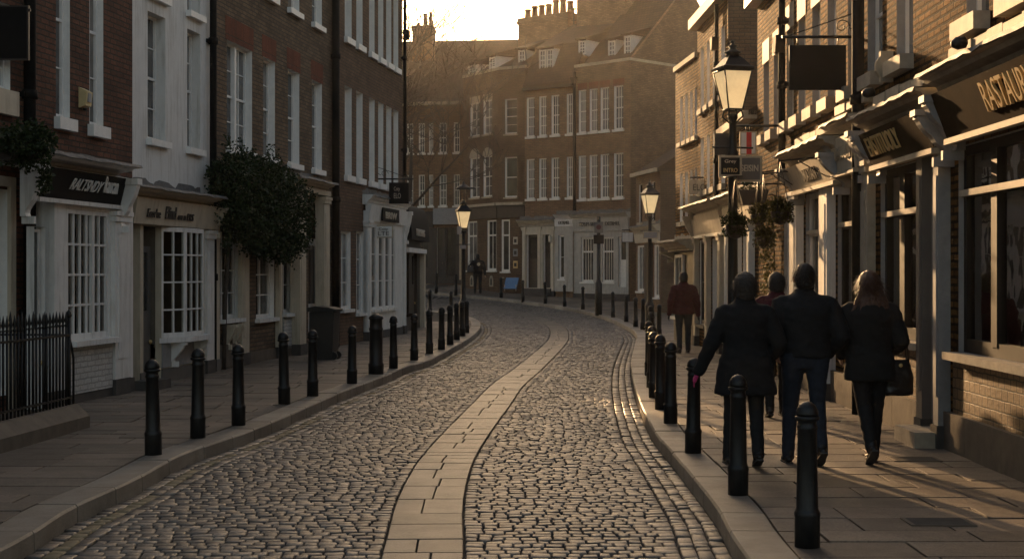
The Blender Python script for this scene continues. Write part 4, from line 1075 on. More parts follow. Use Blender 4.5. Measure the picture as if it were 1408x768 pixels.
# F2: corner block that stands forward
A0, A1, A2 = Vector((-2.36, 70.4)), Vector((-.64, 67.5)), Vector((.62, 66.75))
f = Fac(A0, A1, g(68.5)+PK)
pF2 = [(647, 659.5), (665, 676.5)]
HO = rowwin(f, pF2, 140, 186, 661)
H2_ = rowwin(f, pF2, 216, 271, 661)
zg = [(f.u(643.5), f.u(656), .95, 3.3), (f.u(670.5), f.u(682.5), .95, 3.3)]
zp2 = f.z(661, 102)
B = building('corner_house', 'brown brick corner house with round-headed upper windows and a dark shop with posters', f, 6, zp2, HO+H2_+zg, 'brick_far_dark', side='brick_far_dark')
for q in HO+H2_: sash(B, *q, .12, 2, 2, 'pane_grey', 'white_far', 'stone_trim', sillh=.08)
for q in HO:
    m = MB(); m.box(q[0]-.05, q[1]+.05, -.02, -.001, q[3], q[3]+.3); m.build('lintel', 'stone_trim', B)
for q in H2_:
    c = (q[0]+q[1])/2; r_ = (q[1]-q[0])/2+.06; m = MB()
    m.prism([(c+r_*math.cos(math.pi*k/14), q[3]+r_*.9*math.sin(math.pi*k/14)) for k in range(15)], -.03, -.001, 'y'); m.build('arched_head', 'stone_trim', B)
for q in zg: shopwin(B, *q, 2, 1, 0, .08, frame='white_far', glass='pane_grey', rm=False, transom=.7)
m = MB(); m.box(0, f.L, -.1, -.001, 3.38, 3.95); m.build('fascia', 'dark_wood', B)
m = MB(); m.box(0, f.L+.02, -.22, -.001, 3.96, 4.08); m.build('cornice', 'stone_trim', B)
for px in (649, 676):
    c = f.u(px); m = MB(); m.prism([(c-.16, .2), (c+.16, .2), (c+.16, .55), (c+.1, .68), (c, .72), (c-.1, .68), (c-.16, .55)], -.03, -.001, 'y'); o = m.build('vent_surround', 'pale_stone', B)
    m = MB(); m.prism([(c-.09, .26), (c+.09, .26), (c+.09, .52), (c, .62), (c-.09, .52)], -.034, -.03, 'y'); m.build('vent', 'dark_wood', o)
ff = Fac(A1, A2, f.zb); rz = ff.rz-f.rz                       # its second face
W2 = Fac(A1, A2, f.zb)
q1 = (W2.u(694.5), W2.u(711), W2.z(703, 184), W2.z(703, 136)); q2 = (W2.u(694.5), W2.u(711), W2.z(703, 271), W2.z(703, 216)); q3 = (W2.u(690), W2.u(701), .9, 3.3)
B2 = building('corner_house', 'narrow brick bay with posters, directly behind the leaning blue panel', W2, 4, zp2+.0, [q1, q2, q3], 'brick_far_dark', side='brick_far_dark')
sash(B2, *q1, .12, 1, 2, 'pane_dark', 'white_far', 'stone_trim', sillh=.08); sash(B2, *q2, .12, 1, 1, 'pane_dark', 'white_far', 'stone_trim', sillh=.08); shopwin(B2, *q3, 1, 1, 0, .08, frame='white_far', glass='pane_dark', rm=False, transom=.7)
m = MB(); m.box(0, W2.L, -.1, -.001, 3.38, 3.95); m.build('fascia', 'dark_wood', B2)
m = MB(); m.box(-.0, W2.L, -.22, -.001, 3.96, 4.08); m.build('cornice', 'stone_trim', B2)
for zz, mt in ((2.15, 'letter_pale'), (1.6, 'slate_grey'), (1.05, 'gilt')):
    m = MB(); m.box(W2.u(706), W2.u(712), -.03, -.001, zz, zz+.34); o = m.build('poster', mt, B2)
    m = MB(); m.box(W2.u(707.3), W2.u(710.7), -.035, -.03, zz+.08, zz+.25); m.build('picture', 'dark_wood', o)
t = thing('leaning_panel', 'flat blue panel leaning against the foot of the dark corner house', 'panel', (W2.p0.x+W2.d.x*W2.u(709)-W2.n.x*.5, W2.p0.y+W2.d.y*W2.u(709)-W2.n.y*.5, W2.zb), W2.rz)
m = MB(); m.prism([(-.02, .12), (.22, .62), (.24, .61), (0, .11)], -.34, .34); m.build('board', 'blue_board', t)
m = MB(); m.tube([(-.3, .02, 0), (-.3, .02, .3)], .02, 6); m.tube([(.3, .02, 0), (.3, .02, .3)], .02, 6); m.tube([(-.55, .05, 0), (-.55, .05, .62), (-.35, .05, .62)], .025, 6); m.build('stand', 'stone_trim', t)
# dormers and roof of the corner block: a hipped roof behind the parapet
m = MB(); i = 0; zb2 = zp2+.1
base = [(.3, .3), (f.L+.2, .6), (f.L+3.5, 6), (.3, 6)]; m.v = [(x, y, zb2) for x, y in base]+[(1.2, 3, zb2+1.7), (3.8, 4.2, zb2+1.9)]
for q in ((0, 1, 5, 4), (1, 2, 5), (2, 3, 4, 5), (3, 0, 4)): m.grid(q)
m.build('roof', 'roof_tile', B)
f_ = f
dormer(B, f.u(648, -1)-.1, f.u(659, -1)-.1, zb2+.05, zb2+.7, .9); dormer(B, f.u(678, -1)-.2, f.u(688, -1)-.25, zb2+.25, zb2+.85, .9)
dormer(B2, W2.u(712.5, -1.2), W2.u(723, -1.2), zb2+.05, zb2+.95, 1.2)
# F1: set back to the left behind the tree
f = Fac((-15.0, 75.3), (-2.36, 72.2), g(73)+PK)  # hidden left end lengthened to keep the low sun off the road
pF1 = [(560, 568), (576, 584), (590, 595.5), (604.5, 614), (624, 632)]
HO = rowwin(f, pF1, 169, 210, 609)+rowwin(f, pF1, 240, 283, 609)
hs = [(f.u(601), f.u(609), .3, 2.8), (f.u(613), f.u(628), .3, 2.8), (f.u(573), f.u(590), .7, 2.6)]
HO = [q for q in HO if q[0] > 0.1]; zp1 = f.z(615, 140)
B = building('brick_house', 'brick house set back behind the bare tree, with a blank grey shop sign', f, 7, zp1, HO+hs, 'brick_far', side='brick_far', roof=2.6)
for q in HO: sash(B, *q, .12, 2, 2, 'pane_grey', 'white_far', 'white_far', sillh=.09)
m = MB(); m.box(-.1, f.L, -.25, -.001, zp1-.15, zp1-.0); m.build('gutter', 'stone_trim', B)
m = MB(); m.box(f.u(597), f.u(633), -.2, -.001, 2.95, 3.75); m.build('fascia', 'slate_grey', B)
m = MB(); m.box(f.u(560), f.u(596), -.1, -.001, 2.8, 3.6); m.build('fascia', 'dark_wood', B)
panel_door(B, hs[0][0], hs[0][1], .3, 2.78, 'dark_wood', .1); shopwin(B, *hs[1], 2, 1, 0, .08, frame='dark_wood', glass='pane_dark', rm=False); shopwin(B, *hs[2], 2, 1, 0, .08, frame='dark_wood', glass='pane_dark', rm=False)
m = MB(); wall_grid(m, f.u(560), f.L-.02, 0, 2.78, hs, -.05, .05, 0, 0); m.build('shopfront', 'dark_wood', B)
m = MB(); m.box(f.u(632), f.u(636), -.09, -.051, .2, 2.7); m.build('pilaster', 'stone_trim', B)
# B1: taller house behind, with chimney stack; and a last one at the left
f = Fac((-12, 90), (1.0, 88.5), g(89)+PK)
zr = ZZ(54, 92)-f.zb
B = building('brick_house', 'high hazy brick house behind the others with a broad chimney stack rising beside the tree', f, 7, zr-3.2, [], 'brick_far', side='brick_far', roof=3.2)
chimney(B, f.u(570, -.5), f.u(597, -.5), -.3, .9, zr-6.0, f.z(583, 36, 0), 0, 'brick_far')
for a, b, p in ((573.5, 578, 30), (581.5, 588.5, 18), (589.5, 595, 16)):
    m = MB(); c = (f.u(a, -.3)+f.u(b, -.3))/2; r_ = (f.u(b, -.3)-f.u(a, -.3))/2; zz = f.z(583, 36, 0); m.lathe([(r_, zz), (r_*.85, f.z(583, p, 0)-.1), (r_, f.z(583, p, 0))], (c, .3), 10); m.build('chimney_pot', 'terracotta', B)
for u in (f.u(560), f.u(640)):
    pass
# side house in the corner right of the terrace
f = Fac((5.3, 57.6), (7.05, 56.0), g(57)+PK)
f = Fac(at(874.5, 58).xy, at(908, 54.6).xy, g(57)+PK)
ze = f.z(890, 236)
hs = [(f.u(877), f.u(885.5), .7, 2.5), (f.u(900), f.u(906.5), .5, 2.5), (f.u(879), f.u(883), 3.4, 4.9), (f.u(897), f.u(901), 3.4, 4.9)]
B = building('brick_house', 'small dim brick house with a lean-to roof, between the far terrace and sunlit row', f, 6, ze, hs, 'brick_far', side='brick_far_dark', roof=None)
m = MB(); m.prism([(-.15, ze-.1), (-.15, ze), (5.5, ze+3.6), (6.1, ze)], 0, f.L+.05); m.build('roof', 'roof_tile', B)
m = MB(); m.box(-.05, f.L+.1, -.25, -.151, ze-.12, ze+.02); m.build('gutter', 'stone_trim', B)
for q in hs[:2]: shopwin(B, *q, 2, 1, 0, .08, frame='white_far', glass='pane_grey', rm=False)
for q in hs[2:]: sash(B, *q, .1, 1, 2, 'pane_dark', 'brown_board', 'stone_trim')
cornice(B, 0, f.L, 2.95, .3, .3, 'stone_trim'); fascia(B, .05, f.L-.05, 2.6, 2.94, -.06, -.1, 'cream_paint', None)
m = MB(); m.box(f.u(888), f.u(898), -.06, -.001, .2, 2.55); m.build('door', 'dark_wood', B)
# a wall of houses closing the gap behind it
f = Fac((7.3, 57.0), (16, 50), g(55)+PK)
B = building('brick_house', 'dark brick building closing the view behind the last house of the sunlit row', f, 6, 7.5, [(1, 2, 3.6, 5), (3, 4, 3.6, 5)], 'brick_far_dark', side='brick_far_dark', roof=2)
for q in ((1, 2, 3.6, 5), (3, 4, 3.6, 5)): sash(B, *q, .12, 2, 2, 'pane_grey')
# aerial
t = thing('roof_aerial', 'thin television aerial standing on the far roofs beside the row of chimney pots', 'aerial', tuple(at(789, 69.5))[:2]+(ZZ(34, 69.5)-1.2,), 0)
m = MB(); m.tube([(0, 0, 0), (0, 0, 2.0)], .035, 6); m.build('mast', 'cast_iron', t)
m = MB(); m.tube([(-.3, 0, 1.95), (.75, .1, 1.95)], .03, 6)
for k in range(7): x = -.25+.16*k; m.tube([(x, -.28+.0, 1.95), (x, .3, 1.95)], .02, 5); m.tube([(x, 0, 1.85), (x, 0, 2.07)], .016, 5)
m.tube([(-.12, 0, 1.4), (.12, 0, 1.4)], .02, 5); m.build('antenna', 'cast_iron', t)

# ================================================================== STREET FURNITURE
def bollard_root():
    t = thing('bollard', 'x', 'bollard', (0, 0, 0), 0)
    m = MB(); m.lathe([(.078, -.05), (.078, .18), (.081, .19), (.081, .21), (.074, .22), (.068, .235), (.059, .72), (.063, .725), (.063, .745), (.058, .75), (.057, .775), (.076, .787), (.076, .803), (.062, .81)], n=24)
    m.build('post', 'cast_iron', t)
    c = MB(); c.lathe([(.068, .8105), (.07, .822), (.064, .85), (.05, .875), (.028, .892), (.004, .898)], n=24); c.build('cap', 'cast_iron', t); return t
bo = bollard_root(); first = [True]
KB = 0
def put_bollard(x, y, label, group, sc_=1.0):
    z = g(y)+PK
    o = bo if first[0] else dup(bo, (0, 0, 0))
    first[0] = False; o.location = (x, y, z); o.rotation_euler = (random.uniform(-.02, .02), random.uniform(-.02, .02), random.uniform(0, 6)); o.scale = (sc_,)*2+(sc_*random.uniform(.98, 1.03),)
    o['label'] = label; o['group'] = group; return o
GR, GL_, GF = 'iron bollards along the right kerb', 'iron bollards along the left kerb', 'iron bollards along the far kerb'
rt = [(1110, 9.05, 'biggest black bollard, nearest the camera on the right, in front of the man in jeans'),
      (1015, 11.1, 'second black bollard from the camera on the right, in front of the long-coated walker'),
      (953, 13.7, 'black bollard beside the pink glove of the long-coated walker'),
      (922, 16.3, 'black bollard just beyond the one beside the pink glove, at the kerb'),
      (909, 18.0, 'fifth black bollard from the camera along the right kerb'),
      (900, 19.6, 'sixth black bollard from the camera in the overlapping right-hand line'),
      (896, 21.4, 'seventh black bollard from the camera in the overlapping right-hand line'),
      (893, 23.8, 'eighth black bollard from the camera in the overlapping right-hand line'),
      (896, 28.3, 'ninth black bollard from the camera on the right, almost hidden in the overlapping line'),
      (894.5, 34.6, 'black bollard in front of the foot of the smaller right-hand lamp post'),
      (884, 42.3, 'black bollard immediately left of the right-hand far lamp post'),
      (874, 44.2, 'black bollard at the widest point of the right kerb curve'),
      (861, 48.2, 'black bollard on the right kerb curve, second right of the round no-entry post'),
      (843, 51.5, 'black bollard on the right kerb curve, next right of the round no-entry post')]
for px, Y, l in rt: p = at(px, Y); put_bollard(p.x, p.y, l, GR)
p = at(906, 37.5); put_bollard(p.x, p.y, 'small black bollard set back from the kerb line, left of the red-jacketed man', GR, .95)
lt = [(211, 625, 'leftmost and nearest black bollard of the left kerb, below the black-boarded shop'),
      (272, 601, 'second black bollard of the left kerb, in front of the bow window'),
      (328, 584, 'third black bollard of the left kerb, by the drainpipe of the white house'),
      (391, 555, 'fourth black bollard of the left kerb, between the bush and the black bin'),
      (430, 544, 'black bollard on the left right in front of the black bin'),
      (484, 527, 'black bollard on the left kerb just before the fat cannon-shaped bollard'),
      (541, 506.5, 'black bollard on the left kerb just beyond the fat cannon-shaped bollard'),
      (569.5, 495, 'second slim bollard past the fat one on the left kerb'),
      (590.5, 486, 'third slim bollard past the fat one on the left kerb'),
      (607, 480, 'fourth slim bollard past the fat one on the left kerb'),
      (619, 473.5, 'fifth slim bollard past the fat one, before the left lamp post'),
      (628, 467, 'sixth slim bollard past the fat one, just left of the left lamp post'),
      (636, 462, 'slim bollard right against the foot of the left lamp post'),
      (641.5, 457.5, 'slim bollard at the tip of the left pavement, right of the lamp post')]
for px, py, l in lt: p = gnd(px, py, PK); put_bollard(p.x, p.y, l, GL_)
for px, py, l in ((591.5, 431.5, 'bollard with a pale top on the back kerb of the left pavement corner'), (620, 435, 'thin bollard on the back kerb of the left pavement corner, left of the lamp post')):
    p = gnd(px, py, PK); put_bollard(p.x, p.y, l, GL_)
ft = [(801.6, 425.5, 'far bollard immediately left of the round no-entry post'), (776.6, 421.5, 'far bollard in front of the narrow white shop door'), (749.8, 417.5, 'far bollard in front of the two dark doorways'),
      (719, 414, 'far bollard beside the blue panel'), (689, 409.5, 'far bollard under the dark corner house, right of the man in black'), (626.5, 405, 'far bollard to the left of the left lamp post, across the road'),
      (599.5, 402, 'far bollard in front of the dark shop with the grey sign'), (573, 399.5, 'farthest bollard, beside the corner of the left-hand row')]
for px, py, l in ft: p = gnd(px, py, PK); put_bollard(p.x, p.y+.15, l, GF)
# fat cannon bollard
p = gnd(517, 514, PK)
t = thing('cannon_bollard', 'fat black cannon-shaped bollard with a pointed cap on the left kerb', 'bollard', p)
m = MB(); m.lathe([(.125, -.05), (.125, .12), (.13, .13), (.13, .17), (.112, .19), (.108, .72), (.116, .73), (.116, .76), (.106, .775), (.104, .9), (.122, .915), (.122, .935)], n=28); m.build('post', 'cast_iron', t)
m = MB(); m.lathe([(.118, .936), (.11, .955), (.06, .985), (.03, .995), (.004, .998)], n=28); m.build('cap', 'cast_iron', t)

def lamp(px, Y, label, top, gl_h=.62, s=1.0, hood=False, rz=.25):
    """Windsor lantern on a tapered fluted post; top = height of the finial above the pavement"""
    p = at(px, Y); t = thing('street_lamp', label, 'street lamp', (p.x, p.y, g(Y)+PK), rz, 'gas-style street lamps')
    b = top-1.02*s                                  # underside of the lantern
    m = MB(); m.lathe([(.17, -.05), (.17, .12), (.15, .15), (.13, .62), (.145, .66), (.12, .72), (.085, .8), (.075, .85), (.062, b-.65), (.075, b-.62), (.075, b-.58), (.055, b-.55), (.05, b-.15), (.07, b-.12), (.07, b-.08), (.04, b-.05)], n=20); m.build('post', 'cast_iron', t)
    m = MB(); m.tube([(-.3, 0, b-.52), (.3, 0, b-.52)], .014, 8); m.build('ladder_bar', 'cast_iron', t)
    m = MB()
    for k in range(4):
        a = math.pi/4+k*math.pi/2; c_, s_ = math.cos(a), math.sin(a)
        m.tube([(c_*.04*s, s_*.04*s, b-.2*s), (c_*.16*s, s_*.16*s, b-.1*s), (c_*.13*s, s_*.13*s, b+.01*s), (c_*.10*s, s_*.10*s, b+.02*s)], .014*s, 6)
    m.build('cradle', 'cast_iron', t)
    w0, w1, h = .11*s, .215*s, .56*s; m = MB()
    for k in range(4):
        a = math.pi/4+k*math.pi/2; c_, s_ = math.cos(a)*1.41, math.sin(a)*1.41
        m.tube([(c_*w0, s_*w0, b), (c_*w1, s_*w1, b+h)], .012*s, 6)
        a2 = a+math.pi/2; d_, e_ = math.cos(a2)*1.41, math.sin(a2)*1.41
        m.tube([(c_*w0, s_*w0, b), (d_*w0, e_*w0, b)], .013*s, 6); m.tube([(c_*w1, s_*w1, b+h), (d_*w1, e_*w1, b+h)], .018*s, 6)
    o = m.build('lantern_frame', 'cast_iron', t)
    m = MB(); q = .965
    m.v = [(sx*w0*q, sy*w0*q, b+.012) for sx, sy in ((-1, -1), (1, -1), (1, 1), (-1, 1))]+[(sx*w1*q, sy*w1*q, b+h-.004) for sx, sy in ((-1, -1), (1, -1), (1, 1), (-1, 1))]
    for k in range(4): j = (k+1) % 4; m.grid((k, j, 4+j, 4+k))
    m.grid((3, 2, 1, 0)); m.build('lamp_glass', 'lamp_glass', o, fix=True)
    m = MB(); z = b+h
    m.lathe([(w1*1.5, z), (w1*1.56, z+.02*s), (w1*1.56, z+.05*s), (w1*1.3, z+.075*s), (w1*.85, z+.17*s), (w1*.5, z+.22*s)], n=4, sm=False)
    m.lathe([(w1*.5, z+.215*s), (w1*.42, z+.25*s), (w1*.6, z+.27*s), (w1*.5, z+.29*s), (w1*.32, z+.31*s), (w1*.22, z+.34*s), (w1*.32, z+.365*s), (w1*.16, z+.39*s), (w1*.1, z+.42*s), (w1*.17, z+.435*s), (.004, z+.46*s)], n=16); m.build('lantern_roof', 'cast_iron', t)
    if hood:
        m = MB(); zz = z+.38*s; m.tube([(-.1*s, 0, zz), (-.12*s, 0, zz+.38*s)], .012, 6); m.tube([(.1*s, 0, zz), (.12*s, 0, zz+.38*s)], .012, 6); m.lathe([(.26*s, zz+.36*s), (.24*s, zz+.42*s), (.12*s, zz+.5*s), (.03*s, zz+.56*s), (.04*s, zz+.6*s), (.004, zz+.64*s)], n=16)
        m.tube([(.1*s, 0, zz+.42*s), (.42*s, 0, zz+.4*s)], .03*s, 8); m.build('upper_hood', 'cast_iron', t)
    return t
def panelsign(parent, x0, x1, z0, z1, y, name='sign_board', face='black_board', frame='stone_trim', txt=(), th=.04, bd=.03):
    m = MB(); m.box(x0, x1, y, y+th, z0, z1); o = m.build(name, frame, parent)
    m = MB(); m.box(x0+bd, x1-bd, y-.004, y, z0+bd, z1-bd); m.build('sign_face', face, o)
    for key, a, b, c, d, mt in txt:
        put_text(key, 'lettering', mt, o, x0+(x1-x0)*a, x0+(x1-x0)*b, z0+(z1-z0)*c, z0+(z1-z0)*d, y-.005)
    return o
L1 = lamp(1007.5, 20.0, 'tall black street lamp with a big lantern and small signs, right-hand pavement', 5.0-PK, s=.94)
L2 = lamp(893.5, 43.0, 'smaller street lamp right of centre with a single plate below its lantern', ZZ(247, 43)-PK, s=.98)
L3 = lamp(637, 46.5, 'street lamp with a double hood at the tip of the left pavement', ZZ(272, 46.5)-PK, s=.95, hood=True)
def signthing(name, label, cat, loc, rz=0, group=None): return thing(name, label, cat, loc, rz, group)
z = ZZ(243, 19.9); s_ = signthing('sign_board', 'small black sign in a pale frame fixed to the tall right-hand lamp post', 'sign', (at(1005, 19.87).x, 19.87, z))
panelsign(s_, -.165, .15, 0, .29, 0, txt=(('m', .25, .75, .6, .8, 'letter_pale'), ('n', .2, .8, .2, .4, 'gilt')))
z = ZZ(250, 20.1); s_ = signthing('sign_board', 'greyish framed sign behind the small black one, fixed to the tall lamp post', 'sign', (at(1031, 20.1).x, 20.1, z))
panelsign(s_, -.2, .17, 0, .36, 0, face='grey_paint', txt=(('o', .2, .85, .4, .65, 'letter_pale'),)); m = MB(); m.box(-.28, -.2, .01, .03, .12, .2); m.build('bracket', 'cast_iron', s_)
z = ZZ(213, 20.15); s_ = signthing('sign_board', 'plain dark board turned away on the tall right-hand lamp post, above the framed signs', 'sign', (at(992, 20.15).x, 20.15, z)); panelsign(s_, -.1, .12, 0, .3, 0, frame='dark_wood', face='dark_wood')
z = ZZ(328, 42.8); s_ = signthing('sign_board', 'small plate on the smaller lit lamp post in front of the far terrace', 'sign', (at(894.5, 42.8).x, 42.8, z)); panelsign(s_, -.22, .22, 0, .22, 0, face='slate_grey', frame='stone_trim')
z = ZZ(322, 46.3); s_ = signthing('sign_board', 'small pale plate high on the double-hooded lamp post', 'sign', (at(631.5, 46.3).x, 46.3, z)); panelsign(s_, -.07, .07, 0, .26, 0, face='slate_grey', frame='slate_grey')
z = ZZ(342, 46.3); s_ = signthing('sign_board', 'small pale plate lower on the double-hooded lamp post', 'sign', (at(636.5, 46.3).x, 46.3, z)); panelsign(s_, -.1, .1, 0, .12, 0, face='slate_grey', frame='slate_grey')
# blank hanging sign on the terrace
def bracket_sign(name, label, px0, px1, py_bar, x0, x1, y0, y1, Y, face, frame, stay=True, txt=(), hangbar=None, wallpx=None, xw=None):
    a, b = at(px0, Y), at(px1, Y); zb_ = ZZ(py_bar, Y); t = thing(name, label, 'hanging sign', (b.x, Y, zb_))
    m = MB(); L = a.x-b.x; m.tube([(L, 0, 0), (0, 0, 0)], .02, 8)
    if stay:
        m.tube([(L*.92, 0, .01), (0, 0, .33*abs(L))], .008, 6)
        sp = [(L*.18+.1*math.cos(k*.55)*(1-k/16), 0, .13+.1*math.sin(k*.55)*(1-k/16)) for k in range(13)]; m.tube(sp, .007, 5)
        m.tube([(0, 0, .14), (L*.06, 0, .1), (L*.09, 0, .12)], .008, 5)
    m.build('bracket', 'cast_iron', t)
    X0, X1, Z0, Z1 = at(x0, Y).x-b.x, at(x1, Y).x-b.x, ZZ(y1, Y)-zb_, ZZ(y0, Y)-zb_
    o = panelsign(t, X0, X1, Z0, Z1, -.02, face=face, frame=frame, txt=txt, bd=.02)
    m = MB()
    for x in (X0+.1, X1-.1): m.tube([(x, 0, Z1-.01), (x, 0, 0)], .008, 6)
    m.build('hanger', 'cast_iron', t); return t
bracket_sign('hanging_sign', 'large blank black sign hanging from a scrolled iron bracket on the sunlit terrace', 1075, 1176, 51, 1085, 1163, 62.5, 124, 18.2, 'black_board', 'black_board')
bracket_sign('hanging_sign', 'large blank black sign at the very left edge, above the railings', -40, 42, 14, -20, 40, 8, 83, 17.6, 'black_board', 'dark_wood', stay=False)
bracket_sign('hanging_sign', 'white panel with a red stripe hanging from an iron bar behind the tall lamp post', 1012, 1077, 173, 1017, 1040, 181, 213, 22.7, 'white_paint', 'stone_trim', stay=False)
t = COL.objects[-1].parent; m = MB(); m.box(at(1026, 22.7).x-at(1077, 22.7).x, at(1033, 22.7).x-at(1077, 22.7).x, -.03, -.0245, ZZ(213, 22.7)-ZZ(173, 22.7)+.01, ZZ(181, 22.7)-ZZ(173, 22.7)-.01); m.build('red_stripe', 'red_paint', t)
bracket_sign('hanging_sign', 'pale pub-style sign hanging in front of the last sunlit house, with another panel below it', 978, 948, 244, 947, 976, 247, 267, 33.0, 'cream_paint', 'stone_trim', stay=False, txt=(('k', .2, .8, .25, .7, 'letter_dark'),))
t = COL.objects[-1].parent; Xa = at(948, 33).x
panelsign(t, -.01, .46, ZZ(302, 33)-ZZ(244, 33), ZZ(269, 33)-ZZ(244, 33), -.02, face='pale_stone', frame='stone_trim', txt=(('i', .3, .7, .6, .75, 'letter_dark'),))
t = bracket_sign('hanging_sign', 'black hanging sign with white lettering on the rusty brick house at the left', 568, 520, 246, 535, 562, 251, 280, 37.0, 'black_board', 'black_board', stay=True, txt=(('j', .25, .55, .55, .8, 'letter_pale'), ('k', .25, .6, .25, .5, 'letter_pale')))
t = thing('wall_sign', 'small pale plaque with dark letters projecting from the white shop of the rusty brick house', 'sign', (at(513, 36.5).x, 36.5, ZZ(327, 36.5)))
panelsign(t, 0, .5, 0, .32, 0, face='white_paint', frame='stone_trim', txt=(('r', .25, .8, .2, .5, 'letter_dark'), ('j', .3, .75, .55, .8, 'letter_dark')))
# round sign post
p = gnd(823, 432, PK); t = thing('sign_post', 'dark post with a red roundel sign in front of the pale double shop', 'sign post', p)
m = MB(); m.lathe([(.13, -.05), (.13, 1.15), (.09, 1.2), (.07, 1.3), (.07, 3.6)], n=16); m.build('post', 'cast_iron', t)
zz = ZZ(322, p.y)-p.z; o = panelsign(t, -.16, .16, zz+.05, zz+.45, -.1, face='grey_paint', frame='grey_paint'); m = MB(); m.prism([(math.cos(k*.524)*.09, zz+.26+math.sin(k*.524)*.09) for k in range(12)], -.112, -.105, 'y'); m.build('roundel', 'maroon', o)
panelsign(t, -.19, .19, zz-.35, zz-.02, -.1, face='black_board', frame='black_board')
# no-parking style blade sign on the far terrace
f = Fac(at(791, 64.3).xy, P_r, g(63.2)+PK)
bracket_sign('hanging_sign', 'dark box sign with a white panel jutting from the pale double shop', 872, 855, 316, 855, 871, 319, 333, 60.5, 'white_paint', 'black_board', stay=False)
# litter bin
a, b = at(419, 27.6), at(453, 27.6)
t = thing('litter_bin', 'large black wheelie-style bin standing against the cream doorway on the left', 'bin', (a.x+.06, 27.9, PK), -.12)
w = .46; m = MB(); m.prism([(-.02, 0.04), (.05, 0.0), (w-.03, 0), (w+.01, .92), (-.02, .92)], 0, .5, 'y'); m.build('body', 'black_paint', t)
m = MB(); m.prism([(-.05, .925), (w+.05, .925), (w+.05, .97), (w*.75, 1.01), (.1, 1.03), (-.05, 1.0)], -.04, .55, 'y'); m.build('lid', 'black_paint', t)
m = MB(); m.tube([(w+.02, -.06, .93), (w+.02, .5, .93)], .018, 8); m.build('handle', 'cast_iron', t)
for y_ in (.08, .42): m = MB(); m.lathe([(.08, 0), (.08, .05)], n=14); k = m.build('wheel', 'cast_iron', t, (w-.02, y_, .08)); k.rotation_euler = (R(90), 0, 0)
# railings
p0_, p1_ = at(0, 14.0), at(104, 15.9)
d = (Vector((p0_.x, p0_.y))-Vector((p1_.x, p1_.y))).normalized(); Lr = 3.6
t = thing('railings', 'black spear-topped iron railings on a stone plinth at the left edge', 'railings', (p1_.x-d.x*Lr*-1, p1_.y+d.y*Lr, PK), math.atan2(-d.y, -d.x))
# local x runs from the near end to the far end
m = MB(); m.prism([(-.16, -.1), (-.16, .13), (-.03, .25), (.14, .25), (.14, -.1)], 0, Lr); m.build('plinth', 'plinth_stone', t)
def spear(m, x, y, h=1.22, r=.0135):
    m.tube([(x, y, .2), (x, y, h-.1)], r, 6); m.lathe([(r, h-.12), (.02, h-.1), (.01, h-.085), (.021, h-.05), (.012, h-.0), (.002, h+.05)], (x, y), 8)
k = 0; x = .05
while x < Lr-.06:
    m = MB(); spear(m, x, .06); m.build('baluster', 'cast_iron', t); x += .088
m = MB(); m.box(0, Lr-.03, .04, .08, 1.0, 1.022); m.box(0, Lr-.03, .04, .08, .32, .34); m.build('rail', 'cast_iron', t)
m = MB(); m.tube([(Lr-.04, .06, .2), (Lr-.04, .06, 1.2)], .022, 10); m.lathe([(.02, 1.2), (.035, 1.22), (.025, 1.26), (.004, 1.29)], (Lr-.04, .06), 10)
m.tube([(Lr-.04, .06, 1.0), (Lr+.05, .06, .85), (Lr+.09, .06, .75), (Lr+.09, .06, .25)], .014, 8); m.build('end_post', 'cast_iron', t)
m = MB()
for k in range(8): spear(m, Lr-.04, .2+.13*k)
m.box(Lr-.06, Lr-.02, .08, 1.2, 1.0, 1.022); m.build('return_panel', 'cast_iron', t)
# alarm box on L1
t = thing('alarm_box', 'yellowed burglar alarm box between the two windows of the dark red house', 'alarm box', (f1.p0.x+f1.d.x*f1.u(112), f1.p0.y+f1.d.y*f1.u(112), f1.zb+f1.z(112, 149)), f1.rz)
m = MB(); m.prism([(0, 0), (-.1, .03), (-.12, .22), (0, .28)], -.09, .09); m.build('box', 'yellowed_plastic', t); m = MB(); m.box(-.05, .05, -.124, -.1, .08, .2); m.build('label_plate', 'slate_grey', t)
m = MB(); m.lathe([(.012, -.03), (.03, -.025), (.03, 0)], (0, -.05), 8); m.build('siren', 'cast_iron', t)
# manhole covers on the pavement
for x, y, l in ((2.9, 9.9, 'worn drain cover set in the paving right of the nearest bollard'), (3.65, 13.2, 'small drain cover set in the paving by the sunlit shop wall')):
    t = thing('drain_cover', l, 'drain cover', (x, y, PK+.006)); m = MB(); m.box(-.22, .22, -.15, .15, -.01, .002); m.build('frame', 'plinth_stone', t)
    m = MB()
    for k in range(9): m.box(-.19, .19, -.13+.03*k, -.115+.03*k, .002, .004)
    m.build('grille', 'dark_stone', t)

